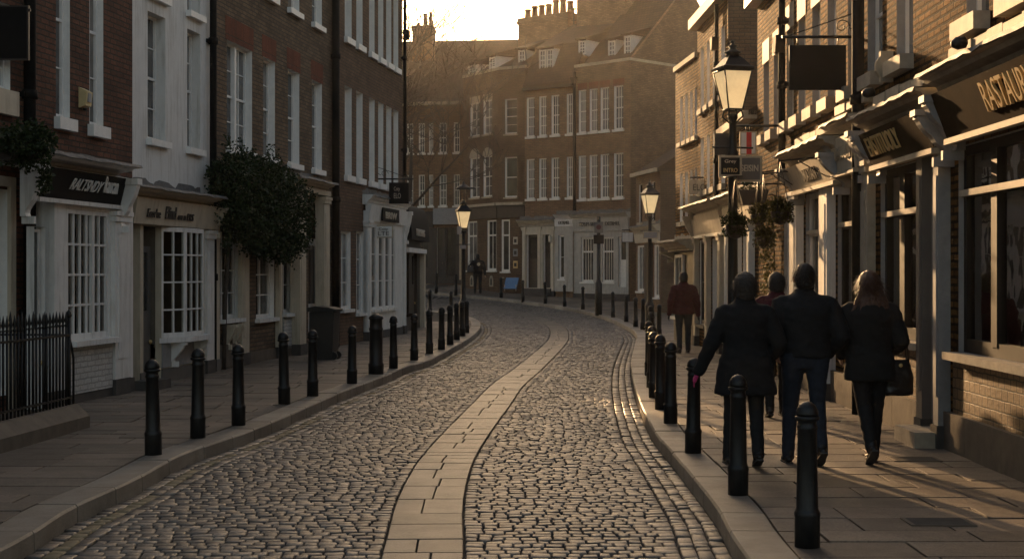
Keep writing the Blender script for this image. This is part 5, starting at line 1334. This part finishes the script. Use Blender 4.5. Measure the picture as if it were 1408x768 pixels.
# ------------------------------------------------------------------ foliage
def leaves(mb, c, rad, n, size, shape='ball', droop=0, shell=.45, lump=.25, seed=0):
    rnd = random.Random(seed); c = Vector(c); k = 0
    while k < n:
        v = Vector((rnd.gauss(0, 1), rnd.gauss(0, 1), rnd.gauss(0, 1)))
        if shape == 'box':
            v = Vector((rnd.uniform(-1, 1), rnd.uniform(-1, 1), rnd.uniform(-1, 1))); q = max(abs(v.x), abs(v.z)); 
            rr = (abs(v.x)**5+abs(v.y)**3+abs(v.z)**5)**.2
            if rr > 1: continue
            if rnd.random() > rr**2+.15: continue
            dirv = v.normalized()
        else:
            dirv = v.normalized(); v = dirv*(shell+(1-shell)*rnd.random()**.6)
        nn = noise.noise(Vector((dirv.x*2.2+seed, dirv.y*2.2, dirv.z*2.2)))*lump+noise.noise(Vector((dirv.x*6+seed, dirv.y*6, dirv.z*6)))*lump*.6
        p = c+Vector((v.x*rad[0], v.y*rad[1], v.z*rad[2]))*(1+nn)
        if noise.noise(p*5) < -.28: 
            k += .3; continue
        s = size*rnd.uniform(.6, 1.3); a = Vector((rnd.uniform(-1, 1), rnd.uniform(-1, 1), rnd.uniform(-1, .6))).normalized(); b = a.cross(Vector((rnd.uniform(-1, 1), rnd.uniform(-1, 1), rnd.uniform(-1, 1)))).normalized()
        mb.face([p, p+a*s*.5+b*s*.32, p+a*s, p+a*s*.5-b*s*.32]); k += 1
def stems(mb, c, tips, r=.012):
    for t in tips: c_ = Vector(c); t = Vector(t); mid = (c_+t)/2+Vector((0, 0, .1)); mb.tube([c_, mid, t], [r, r*.7, r*.3], 5)
# big bush over the left shops
u0, u1 = LL.u(316, .5), LL.u(416, .5); fb = LL
t = thing('climbing_bush', 'huge dark evergreen bush bulging over the shopfronts of the brown brick house', 'bush', (LL.p0.x+LL.d.x*(u0+u1)/2, LL.p0.y+LL.d.y*(u0+u1)/2, PK), LL.rz)
zt_, zb_ = 4.15, 2.55; m = MB(); Lb = (u1-u0)
for k in range(7):
    x = -Lb/2+Lb*(k+.5)/7; lo = (2.5, 2.2, 2.05, 2.1, 1.9, 1.85, 2.1)[k]; hi = (3.6, 3.72, 3.75, 3.7, 3.66, 3.6, 3.4)[k]
    leaves(m, (x, -.42, (hi+lo)/2), (Lb/7*.75, .36, (hi-lo)/2+.02), 3000, .062, 'box', lump=.2, seed=k)
for k in range(14):
    x = random.uniform(-Lb/2, Lb/2); leaves(m, (x, -.45, (2.2 if k % 3 else 3.75)+random.uniform(-.1, .15)), (.07, .09, .26), 110, .055, seed=40+k)
m.build('foliage', 'leaf', t, fix=False)
m = MB(); m.tube([(-1.2, -.06, .0), (-1.15, -.07, 1.2), (-1.0, -.1, 2.4), (-.6, -.2, 3.1)], [.045, .04, .035, .02], 7); stems(m, (-.6, -.2, 3.0), [(x*.5, -.4, 3.3+.3*math.sin(x)) for x in range(-5, 6)], .02); m.build('stem', 'bark', t)
# hanging baskets
def basket(px, Y, py, r, label, mat='leaf_olive', n=1600, group='hanging flower baskets on the right', x=None, bowl=True, drop=.3, hook=None, seed=0, pot=.6):
    p = at(px, Y, ZZ(py, Y)); t = thing('hanging_basket', label, 'hanging basket', p, 0, group)
    m = MB(); leaves(m, (0, 0, .04), (r*.85, r*.85, r*.72), n, .04, seed=seed, shell=.3, lump=.45)
    for q in range(9): leaves(m, (r*.75*math.cos(q*.7), r*.75*math.sin(q*.7), -r*.5), (.035, .035, r*.35), 40, .036, seed=seed*20+q); m.build('foliage', mat, t, fix=False)
    m = MB(); m.lathe([(.01, -r*1.0), (r*.35, -r*.92), (r*.58, -r*.6), (r*.68, -r*.15), (r*.7, -r*.1)], n=16); m.build('bowl', 'dark_wood', t)
    m = MB(); h = hook if hook else r+.45
    for k in range(3): a = k*2.09; m.tube([(r*.65*math.cos(a), r*.65*math.sin(a), -r*.1), (0, 0, h)], .006, 5)
    m.build('chain', 'cast_iron', t); return t, h
tb, h = basket(1011, 19.75, 308, .2, 'flower basket with a dark bowl hanging on the tall right-hand lamp post', 'leaf', 1800, seed=1)
m = MB(); m.tube([(-.12, 0.25, h), (0, 0, h), (.1, -.0, h)], .012, 6); m.build('bracket', 'cast_iron', tb)
for k, (px, Y, py, r, l) in enumerate(((1073, 18.9, 289, .19, 'largest and brightest hanging basket, in front of the cream shop'), (1043, 22, 294, .17, 'middle hanging basket between the tall lamp post and the largest basket'),
                         (1050, 23.5, 325, .19, 'lowest hanging basket, above the heads of the walkers'), (1050, 21.2, 292, .11, 'smallest hanging basket, squeezed against the largest one'))):
    tb, h = basket(px, Y, py, r, l, seed=3+k)
    xw = XR(Y)-at(px, Y).x; m = MB(); m.tube([(-.03, 0, h+.02), (.0, 0, h), (xw*.5, 0, h+.04), (xw, 0, h)], .012, 6); m.tube([(xw*.3, 0, h), (xw, 0, h-.3)], .008, 5); m.build('bracket', 'cast_iron', tb)
t = thing('planter_box', 'dark planter box on an iron bracket above the hanging baskets', 'planter', at(1035, 23.2, ZZ(282, 23.2)))
m = MB(); m.prism([(-.17, 0), (.17, 0), (.24, .24), (-.24, .24)], -.12, .12, 'y'); m.build('box', 'black_paint', t); m = MB(); leaves(m, (0, 0, .3), (.22, .12, .12), 350, .05, seed=5); m.build('foliage', 'leaf', t, fix=False)
m = MB(); m.tube([(-.3, 0, .34), (XR(23.2)-at(1035, 23.2).x, 0, .34)], .014, 6); m.tube([(-.15, 0, .22), (-.15, 0, .34)], .01, 6); m.tube([(.15, 0, .22), (.15, 0, .34)], .01, 6); m.build('bracket', 'cast_iron', t)
t = thing('climbing_plant', 'straggling climber growing up the wall behind the head of the man in maroon', 'plant', (XR(23.6)-.02, 23.6, PK))
m = MB()
for k in range(13): leaves(m, (-.12+random.uniform(-.06, .03), random.uniform(-.2, .2), .7+k*.17), (.13, .2, .14), 110, .055, seed=60+k)
m.build('foliage', 'leaf_olive', t, fix=False); m = MB(); m.tube([(-.03, 0, 0), (-.04, .05, 1), (-.05, -.05, 2), (-.08, 0, 2.9)], [.02, .016, .012, .006], 6); m.build('stem', 'bark', t)
t = thing('wall_basket', 'bushy wall basket on the dark red house above the railings', 'plant', (f1.p0.x-.04, f1.p0.y-1.5, ZZ(225, 18.2)), LL.rz)
m = MB(); leaves(m, (-.35, -.62, .1), (.46, .32, .26), 4200, .052, seed=80, lump=.4)
for k in range(6): leaves(m, (.02+random.uniform(-.1, .1), -.7, -.12-.05*k), (.08, .07, .12), 90, .045, seed=81+k)
m.build('foliage', 'leaf', t, fix=False); m = MB(); m.prism([(-.35, -.12), (-.62, -.1), (-.75, .05), (-.3, .05)], -.65, .0); m.tube([(-.3, 0, -.05), (-.3, -.4, -.05)], .02, 6); m.build('trough', 'dark_wood', t)
# bare tree
def tree(loc, label, h=9.5, seed=3, lean=(0, 0)):
    rnd = random.Random(seed); t = thing('bare_tree', label, 'tree', loc); tr = MB(); cr_ = MB(); 
    def grow(p, d, L, r, lvl, mb):
        pts = [p]; rs = [r]; n = 5 if lvl < 2 else 4
        for k in range(n):
            d = (d+Vector((rnd.uniform(-1, 1), rnd.uniform(-1, 1), rnd.uniform(-.5, .9)))*(.10+.03*lvl)).normalized(); p = p+d*L/n; pts.append(p); rs.append(r*(1-.62*(k+1)/n))
            if lvl < 4 and (k >= 1 or lvl == 0 and k > 1):
                for _ in range(2 if lvl < 2 else (1 if rnd.random() < .7 else 2)):
                    a = Vector((rnd.uniform(-1, 1), rnd.uniform(-1, 1), rnd.uniform(-.1, .8))).normalized(); nd = (d*.6+a*.9).normalized()
                    grow(p, nd, L*rnd.uniform(.55, .8), rs[-1]*.62, lvl+1, cr_)
        mb.tube(pts, [max(x, .017) for x in rs], 7 if lvl < 2 else 3)
    grow(Vector((0, 0, 0)), Vector((lean[0], lean[1], 1)).normalized(), h*.62, .17, 0, tr)
    tr.build('trunk', 'bark', t, fix=False); cr_.build('crown', 'bark', t, fix=False); return t
p = Vector((-4.9, 64.5, g(64.5)+PK)); tree(p, 'leafless tree on the far pavement, its twigs in front of the hazy brick houses', 10.4, 11, (.10, -.03))
# ================================================================== PEOPLE
def ell(mb, c, r, n=14, m=10):
    i = len(mb.v); c = Vector(c)
    for a in range(1, m):
        th = math.pi*a/m
        for b in range(n): ph = 2*math.pi*b/n; mb.v.append((c.x+r[0]*math.sin(th)*math.cos(ph), c.y+r[1]*math.sin(th)*math.sin(ph), c.z+r[2]*math.cos(th)))
    for a in range(m-2):
        for b in range(n): j = (b+1) % n; mb.grid((i+a*n+b, i+(a+1)*n+b, i+(a+1)*n+j, i+a*n+j))
    t = len(mb.v); mb.v.append((c.x, c.y, c.z+r[2])); bo_ = len(mb.v); mb.v.append((c.x, c.y, c.z-r[2])); o = i+(m-2)*n
    for b in range(n): j = (b+1) % n; mb.grid((t, i+b, i+j)); mb.grid((bo_, o+j, o+b))
def chain(mb, pts, rs, n=12):
    pts = [Vector(p) for p in pts]
    P, Q = [], []
    for k in range(len(pts)-1):
        for q in range(5): t = q/5; P.append(pts[k].lerp(pts[k+1], t)); Q.append(rs[k]*(1-t)+rs[k+1]*t)
    P.append(pts[-1]); Q.append(rs[-1])
    for p, r in list(zip(P, Q))[::2]+[(P[-1], Q[-1])]: ell(mb, p, (r, r, r), 10, 8)
    mb.tube(P, Q, n)
def rings(mb, L, n=26, pw=2.3):
    i = len(mb.v)
    for (x, y, z, rx, ry) in L:
        for k in range(n):
            a = 2*math.pi*k/n; c_, s_ = math.cos(a), math.sin(a)
            mb.v.append((x+rx*abs(c_)**(2/pw)*(1 if c_ > 0 else -1), y+ry*abs(s_)**(2/pw)*(1 if s_ > 0 else -1), z))
    for q in range(len(L)-1):
        for k in range(n): j = (k+1) % n; mb.grid((i+q*n+k, i+q*n+j, i+(q+1)*n+j, i+(q+1)*n+k))
    mb.grid([i+k for k in reversed(range(n))]); o = i+(len(L)-1)*n; mb.grid([o+k for k in range(n)])
TEX = {}
def rem(mb, name, mat, parent, vox=.012, smooth=6, disp=0, dscale=.12):
    me0 = mb.mesh(name, mat); bm = bmesh.new(); bm.from_mesh(me0); bmesh.ops.recalc_face_normals(bm, faces=bm.faces); bm.to_mesh(me0); bm.free()
    o = bpy.data.objects.new(name, me0); COL.objects.link(o)
    r = o.modifiers.new('r', 'REMESH'); r.mode = 'VOXEL'; r.voxel_size = vox; r.use_smooth_shade = True
    s = o.modifiers.new('s', 'SMOOTH'); s.iterations = smooth; s.factor = .5
    me = None
    dg = bpy.context.evaluated_depsgraph_get(); me = bpy.data.meshes.new_from_object(o.evaluated_get(dg)); bpy.data.objects.remove(o)
    if disp:                                     # folds
        me.update(); nv = [v.normal.copy() for v in me.vertices]
        for v, n_ in zip(me.vertices, nv):
            p = v.co; a = noise.noise(Vector((p.x/dscale, p.y/dscale, p.z/dscale*1.8+p.x*3)))+.5*noise.noise(Vector((p.x, p.y, p.z*1.5))*(2.3/dscale))
            v.co = p+n_*a*disp
    me.materials.clear(); me.materials.append(MATS[mat])
    for p in me.polygons: p.use_smooth = True
    me.name = name; return link(name, me, parent)
def glove(mb, w, d, side, curl=.5):
    """palm and five fingers leaving wrist w along d; side = direction the thumb leaves"""
    w, d, s = Vector(w), Vector(d).normalized(), Vector(side); s = (s-d*s.dot(d)).normalized(); n = d.cross(s)
    for k in range(5):
        t = k/4; 
        for q in (-1, 0, 1): ell(mb, w+d*(.01+.075*t)+s*q*(.018+.008*t), (.02, .02, .02), 8, 6)
    mb.tube([w-d*.05, w+d*.02], [.027, .028], 10)
    for q, L in zip((-1.5, -.5, .5, 1.5), (.058, .07, .075, .066)):
        b = w+d*.085+s*q*.019; dd = d; pts = [b]
        for j in range(3): dd = (dd+n*curl*.55).normalized(); pts.append(pts[-1]+dd*L*(.42, .32, .26)[j])
        chain(mb, pts, [.0095, .0088, .008, .0068], 8)
    b = w+d*.025+s*.03; chain(mb, [b, b+(d*.6+s).normalized()*.035, b+(d*.6+s).normalized()*.035+(d+s*.25+n*.3).normalized()*.035], [.013, .011, .009], 8)
def person(label, x, y, S, rz=0, coat='coat_black', legs='dark_trousers', hair='hair_grey', hem=.85, flare=.0, width=1.0, lf=(-.1, .12, 0), rf=(.1, -.12, 0), lh=(-.27, .0, .82), rh=(.27, .0, .82),
           le=None, re=None, bald=False, longhair=False, gl=None, collar=.05, lean=.02, headturn=0, hat=None, glove_side=(True, True), zadd=0, hs=1.05, jacket_r=1.0, group='pedestrians', depth=1.0):
    k = S/1.75; t = thing('person', label, 'person', (x, y, g(y)+PK), rz, group)
    V = lambda a, b, c: Vector((a, b, c))
    hipz, kz, sh = .93, .50, 1.44; hw = .085*width; sw = .175*width
    L_f, R_f = V(*lf), V(*rf)
    def leg(side, f):
        hip = V(side*hw, 0, hipz); ank = V(f.x, f.y, .085+f.z); mid = (hip+ank)/2; bend = .03+abs(f.z)*.5
        kn = V(mid.x, mid.y+bend, kz+f.z*.35); return hip, kn, ank
    le = V(*(le or (-(sw+.09), -.03, 1.14))); re_ = V(*(re or (sw+.09, -.03, 1.14))); lh, rh = V(*lh), V(*rh)
    hc = V(0, lean+.01, 1.63)
    b = MB()
    ell(b, hc, (.080, .100, .122)); ell(b, hc+V(0, .035, -.065), (.052, .055, .055)); ell(b, hc+V(0, .1, -.018), (.011, .016, .024)); 
    for s in (-1, 1): ell(b, hc+V(s*.09, -.004, -.014), (.012, .02, .033)); ell(b, hc+V(s*.03, .083, .02), (.022, .012, .012))
    ell(b, hc+V(0, .088, -.062), (.025, .01, .008))
    chain(b, [(0, lean, 1.42), (0, lean+.0, 1.56)], [.062, .055])
    rings(b, [(0, 0, .86, .13*width, .1), (0, 0, .95, .16*width, .115), (0, 0, 1.1, .135*width, .1), (0, 0, 1.3, .165*width, .115), (0, 0, 1.4, .15*width, .1), (0, 0, 1.47, .08*width, .07)])
    for s, f in ((-1, L_f), (1, R_f)):
        h_, kn, an = leg(s, f); chain(b, [h_, kn, an], [.085, .055, .038]); chain(b, [an+V(0, 0, -.03), an+V(0, .14, -.06)], [.035, .028])
    for s, e, h_ in ((-1, le, lh), (1, re_, rh)): chain(b, [V(s*sw, 0, sh-.04), e, h_], [.052, .042, .03])
    gms = []
    for s, e, h_ in ((-1, le, lh), (1, re_, rh)):
        gm = MB(); gms.append(gm); d = (h_-e).normalized(); glove(gm if gl else b, h_, d+V(0, .15, 0), (V(0, 1, 0)), .35)
    body = rem(b, 'body', 'skin', t, .0085, 3)
    for s in (-1, 1):
        e_ = MB(); ell(e_, hc+V(s*.03, .0885, .018), (.011, .008, .008), 8, 6); e_.build('eye', 'eye_white', t)
    if gl:
        for gm in gms: rem(gm, 'glove', gl, t, .0055, 2)
    # trousers
    m = MB()
    for s, f in ((-1, L_f), (1, R_f)):
        h_, kn, an = leg(s, f); chain(m, [h_+V(0, 0, .02), h_.lerp(kn, .5), kn, kn.lerp(an, .45), an+V(0, 0, -.02)], [.1*width, .088, .07, .064, .056])
    rings(m, [(0, 0, .84, .14*width, .1), (0, 0, .93, .168*width, .122), (0, 0, 1.04, .15*width, .112)])
    rem(m, 'trousers', legs, t, .011, 4, .006, .11)
    for s, f in ((-1, L_f), (1, R_f)):
        m = MB(); an = V(f.x, f.y, .085+f.z); lift = f.z; dn = -.35*min(1, lift*8)
        def q(a, b_, c): # foot frame pitched when the heel is lifted
            th = -lift*7.0; th = max(-1.05, th); return an+V(a, b_*math.cos(th)-c*math.sin(th), b_*math.sin(th)+c*math.cos(th))
        for bb, r_, zz in ((-.05, .036, -.045), (-.02, .042, -.035), (.03, .042, -.04), (.08, .043, -.048), (.13, .042, -.052), (.17, .034, -.056)): ell(m, q(0, bb, zz), (r_*.95, .045, r_*.78), 12, 8)
        chain(m, [q(0, -.01, -.03), q(0, -.005, .05)], [.045, .05])
        rem(m, 'shoe', 'shoe', t, .008, 3)
        m = MB()
        prf = [(-.088, .026), (-.06, .036), (-.02, .034), (.04, .037), (.1, .044), (.16, .038), (.2, .022)]
        up = [q(-w_, b_, -.072) for b_, w_ in prf]+[q(w_, b_, -.072) for b_, w_ in reversed(prf)]; dn_ = [q(-w_, b_, -.085) for b_, w_ in prf]+[q(w_, b_, -.085) for b_, w_ in reversed(prf)]
        i = 0; m.v = [tuple(v) for v in up+dn_]; n_ = len(up)
        for a in range(n_): c2 = (a+1) % n_; m.grid((a, c2, n_+c2, n_+a))
        m.grid(list(range(n_))); m.grid([n_+a for a in reversed(range(n_))]); m.build('sole', 'sole', t)
    # coat or jacket
    m = MB(); J = jacket_r; D = depth
    L = [(0, 0, hem, (.19+flare)*width*J, (.135+flare*.8)*D), (0, 0, hem+.04, (.19+flare)*width*J, (.14+flare*.8)*D)]
    if hem < .9: L += [(0, 0, .98, (.19+flare*.4)*width*J, (.14+flare*.3)*D)]
    L += [(0, 0, 1.1, .178*width*J, .135*D), (0, 0, 1.28, .2*width*J, .15*D), (0, -.01, 1.38, .205*width*J, .145*D), (0, 0, 1.45, .165*width*J, .115), (0, lean*.5, 1.49, .11, .09), (0, lean, 1.49+collar, .078, .078)]
    rings(m, L, pw=2.15)
    for s, e, h_ in ((-1, le, lh), (1, re_, rh)):
        S0 = V(s*(sw), 0, sh-.055); chain(m, [V(s*sw*.6, 0, sh-.03), S0, S0.lerp(e, .5), e, e.lerp(h_, .55), h_-(h_-e).normalized()*.01], [.075, .092, .086, .076, .064, .054])
    rem(m, 'coat' if hem < .8 else 'jacket', coat, t, .0125, 5, .012, .15)
    # collar roll
    m = MB(); m.tube([(.068*math.cos(a_), lean-.0+.075*math.sin(a_), 1.49+collar*.9+.012*math.sin(a_+1.57)) for a_ in [2*math.pi*q/16 for q in range(17)]], .02, 8); rem(m, 'collar', coat, t, .008, 3)
    # hair
    m = MB()
    if bald: ell(m, hc+V(0, -.018, -.012), (.079, .088, .095)); 
    else: ell(m, hc+V(0, -.012-.02*(hs-1), .012), (.089*hs, .106*hs, .116*(1+(hs-1)*.6))); ell(m, hc+V(0, -.04, -.04), (.080*hs, .078*hs, .082*hs))
    if longhair:
        for q in range(46):
            a_ = random.uniform(-1, 1); bx_ = .078*a_; st = hc+V(bx_, -.045-.04*(1-a_*a_), .04)
            chain(m, [st, st+V(a_*.02, -.025, -.1), st+V(a_*.065+random.uniform(-.015, .015), -.055, -.18), st+V(a_*.10+random.uniform(-.03, .03), -.075, -.25-random.uniform(0, .06))], [.022, .019, .014, .006], 7)
    rem(m, 'hair', hair, t, .007, 2, .005, .03)
    m = MB(); rh_ = random.Random(int(x*100))
    for q in range(1500 if y < 20 else 300):                  # loose strands that break the outline
        v = Vector((rh_.gauss(0, 1), rh_.gauss(0, 1)-.35, rh_.gauss(0, 1)+.25)).normalized()
        if v.y > .45 and v.z < .35 or v.z < -.75: continue
        rt = hc+Vector((v.x*.089*hs, -.012+v.y*.106*hs, .012+v.z*.116*(1+(hs-1)*.6))); dn = (Vector((v.x*.5, v.y*.5-.25, -.75))+Vector((rh_.gauss(0, .25), rh_.gauss(0, .25), rh_.gauss(0, .25)))).normalized()
        L_ = rh_.uniform(.02, .045)*(2.6 if longhair else 1); sd_ = dn.cross(v).normalized()*.0022
        m.face([rt-sd_, rt+sd_, rt+dn*L_+v*.007])
    if longhair:
        for q in range(900):
            a_ = rh_.uniform(-1.15, 1.15); z0_ = rh_.uniform(-.2, .0); rt = hc+V(.085*a_*(1-z0_*.8), -.10-.02*rh_.random(), z0_); dn = V(a_*.35+rh_.gauss(0, .2), -.12+rh_.gauss(0, .1), -1).normalized()
            m.face([rt-V(.002, 0, 0), rt+V(.002, 0, 0), rt+dn*rh_.uniform(.08, .2)])
    m.build('hair', hair, t, fix=False)
    t.scale = (k, k, k); return t
def handbag(label, loc, w, h, d, strap, rz=0, name='handbag'):
    t = thing(name, label, 'bag', loc, rz); m = MB()
    rings(m, [(0, 0, 0, w*.46, d*.4), (0, 0, .02, w*.5, d*.5), (0, 0, h*.5, w*.5, d*.5), (0, 0, h*.85, w*.42, d*.32), (0, 0, h, w*.36, d*.14)], 24, 3.2)
    rem(m, 'body', 'leather_bag', t, .008, 3, .006, .08)
    s = MB()
    for y_ in (-.02, .02): s.tube([(-w*.32, y_, h*.92), (-w*.26, y_, h+strap*.55), (-w*.08, y_, h+strap*.97), (w*.08, y_, h+strap*.97), (w*.26, y_, h+strap*.55), (w*.32, y_, h*.92)], .009, 6)
    s.build('strap', 'leather_bag', t)
    c = MB(); c.lathe([(.012, 0), (.018, .005), (.018, .012), (.004, .016)], n=10); o = c.build('clasp', 'gilt', t, (0, -d*.35, h*.85)); o.rotation_euler = (R(90), 0, 0); return t
# A: long dark coat, arm out, pink glove
xa = at(1025, 12.7).x
A = person('walker in a long black coat holding one arm out, with a pink glove', xa, 12.7, 1.68, 0, 'coat_black', 'dark_trousers', 'hair_grey', hem=.66, flare=.07, width=1.1,
       lf=(-.13, .16, .0), rf=(.10, -.10, .05), lh=(-.42, .05, .86), le=(-.30, -.02, 1.14), rh=(.26, .12, .98), re=(.30, -.04, 1.12), gl='pink_glove', hs=1.24, lean=.04, collar=.06)
# B: maroon jacket, further on
Bp = person('grey-haired walker in a maroon jacket, half hidden between the two near men', at(1068, 17).x, 17.0, 1.68, 0, 'maroon', 'coat_brown', 'hair_grey', hem=.82, flare=.02, width=1.08, lf=(-.1, -.1, .03), rf=(.11, .15, 0), lh=(-.3, .02, .84), rh=(.3, .05, .84), gl='leather_bag', hs=1.2)
# C: broad man, black jacket and jeans, hands in pockets
Cp = person('broad man in a black jacket and blue jeans with his hands in his pockets', at(1107, 12.85).x, 12.85, 1.77, 0, 'coat_navy', 'jeans', 'hair_dark', hem=.93, width=1.2, lf=(-.13, .1, 0), rf=(.11, -.16, .075), lh=(-.235, .13, .96), le=(-.31, -.06, 1.12),
       rh=(.235, .13, .96), re=(.31, -.06, 1.12), bald=False, jacket_r=1.0, collar=.04, lean=.035)
# D: long-haired woman with a bag
Dp_ = person('woman with long brown hair in a dark coat carrying a black handbag, rightmost walker', at(1196, 12.9).x, 12.9, 1.70, 0, 'coat_brown', 'coat_navy', 'hair_brown', hem=.76, flare=.03, width=1.08, lf=(-.02, -.16, .085), rf=(.07, .16, 0), lh=(-.24, .12, .98), le=(-.28, -.03, 1.12),
       rh=(.27, .16, 1.02), re=(.28, -.04, 1.12), longhair=True, hs=1.15, collar=.015, lean=.03)
x_ = at(1237, 12.85).x
handbag('black leather handbag hanging from the crook of the long-haired woman\'s arm', (x_+.015, 12.95, PK+.60), .27, .32, .13, .24, .15)
handbag('small dark shoulder bag hanging between the maroon-jacketed walker and the near men', (at(1083, 16.9).x, 16.75, PK+.62), .3, .3, .1, .3, 0, 'shoulder_bag')
# E: red jacket man further up
Ep = person('lone man in a dark red jacket and jeans, farther up the right pavement', at(940, 30.3).x, 30.3, 1.68, 0, 'maroon', 'jeans', 'hair_grey', hem=.84, width=1.15, lf=(-.1, -.1, .03), rf=(.11, .12, 0), lh=(-.31, .05, .84), le=(-.28, -.02, 1.12), rh=(.32, .05, .82), re=(.29, -.02, 1.12),
       gl='leather_bag', bald=False, flare=.02)
# F: distant figure
Fp = person('distant man in black with a round badge on his back, across the road', at(657, 67.0).x, 66.6, 1.82, .1, 'coat_black', 'dark_trousers', 'hair_dark', hem=.9, width=1.15, lf=(-.12, .0, 0), rf=(.13, .03, 0), lh=(-.2, .16, 1.05), le=(-.36, -.02, 1.15), rh=(.33, .0, .85))
m = MB(); m.lathe([(.075, 0), (.075, .006), (.055, .008), (.055, .004)], n=18); k = m.build('badge', 'stone_trim', Fp, (0.03, -.15, 1.3)); k.rotation_euler = (R(90), 0, 0)
handbag('dark satchel at the hip of the distant man in black', (at(650, 66.4).x-.1, 66.4, g(66.5)+PK+.98), .32, .34, .16, .2, 0, 'satchel')

# ================================================================== AIR, LIGHT, CAMERA
hz = MB(); zt = 24; hz.box(-75, 75, -12, 112, -1.2, zt); o = hz.build('haze', 'room'); o['kind'] = 'stuff'
m = bpy.data.materials.new('air'); m.use_nodes = True; nt = m.node_tree; nt.nodes.remove(nt.nodes['Principled BSDF'])
pv = nt.nodes.new('ShaderNodeVolumePrincipled'); pv.inputs['Color'].default_value = (.95, .90, .82, 1); pv.inputs['Density'].default_value = .00036; pv.inputs['Anisotropy'].default_value = .7
nt.links.new(pv.outputs[0], nt.nodes['Material Output'].inputs['Volume'])
o.data.materials.clear(); o.data.materials.append(m)
w = bpy.data.worlds.new('World'); sc.world = w; w.use_nodes = True; nt = w.node_tree; bg = nt.nodes['Background']
sk = nt.nodes.new('ShaderNodeTexSky'); sk.sky_type = 'NISHITA'; sk.sun_disc = False; sk.sun_elevation = R(SUN_EL); sk.sun_rotation = R(-SUN_AZ)
sk.air_density = 1.0; sk.dust_density = 3.5; sk.ozone_density = .6
mx = nt.nodes.new('ShaderNodeMix'); mx.data_type = 'RGBA'; mx.blend_type = 'MULTIPLY'; mx.inputs[0].default_value = 1; mx.inputs[7].default_value = (1.0, .89, .79, 1)
nt.links.new(sk.outputs[0], mx.inputs[6]); nt.links.new(mx.outputs[2], bg.inputs[0]); bg.inputs[1].default_value = .09
sd = bpy.data.lights.new('sun', 'SUN'); sd.energy = 5.0; sd.angle = R(.6); sd.color = (1, .61, .29)
so = bpy.data.objects.new('sun', sd); COL.objects.link(so)
az, el = R(SUN_AZ), R(SUN_EL); dv = Vector((-math.sin(az)*math.cos(el), math.cos(az)*math.cos(el), math.sin(el))); so.rotation_euler = dv.to_track_quat('Z', 'Y').to_euler(); so.location = (-20, 60, 30)
cd = bpy.data.cameras.new('camera'); co = bpy.data.objects.new('camera', cd); COL.objects.link(co); co.location = (0, 0, H); co.rotation_euler = (R(90), 0, 0)
cd.sensor_width = 36; cd.lens = 36*F/1408; cd.shift_y = -(384-HY)/1408; cd.clip_start = .1; cd.clip_end = 6000; sc.camera = co
sc.view_settings.view_transform = 'Standard'; sc.view_settings.look = 'None'; sc.view_settings.exposure = 1.52; sc.view_settings.gamma = 1
sc.cycles.max_bounces = 6; sc.cycles.volume_bounces = 0; sc.cycles.transparent_max_bounces = 8; sc.cycles.diffuse_bounces = 3; sc.cycles.glossy_bounces = 3
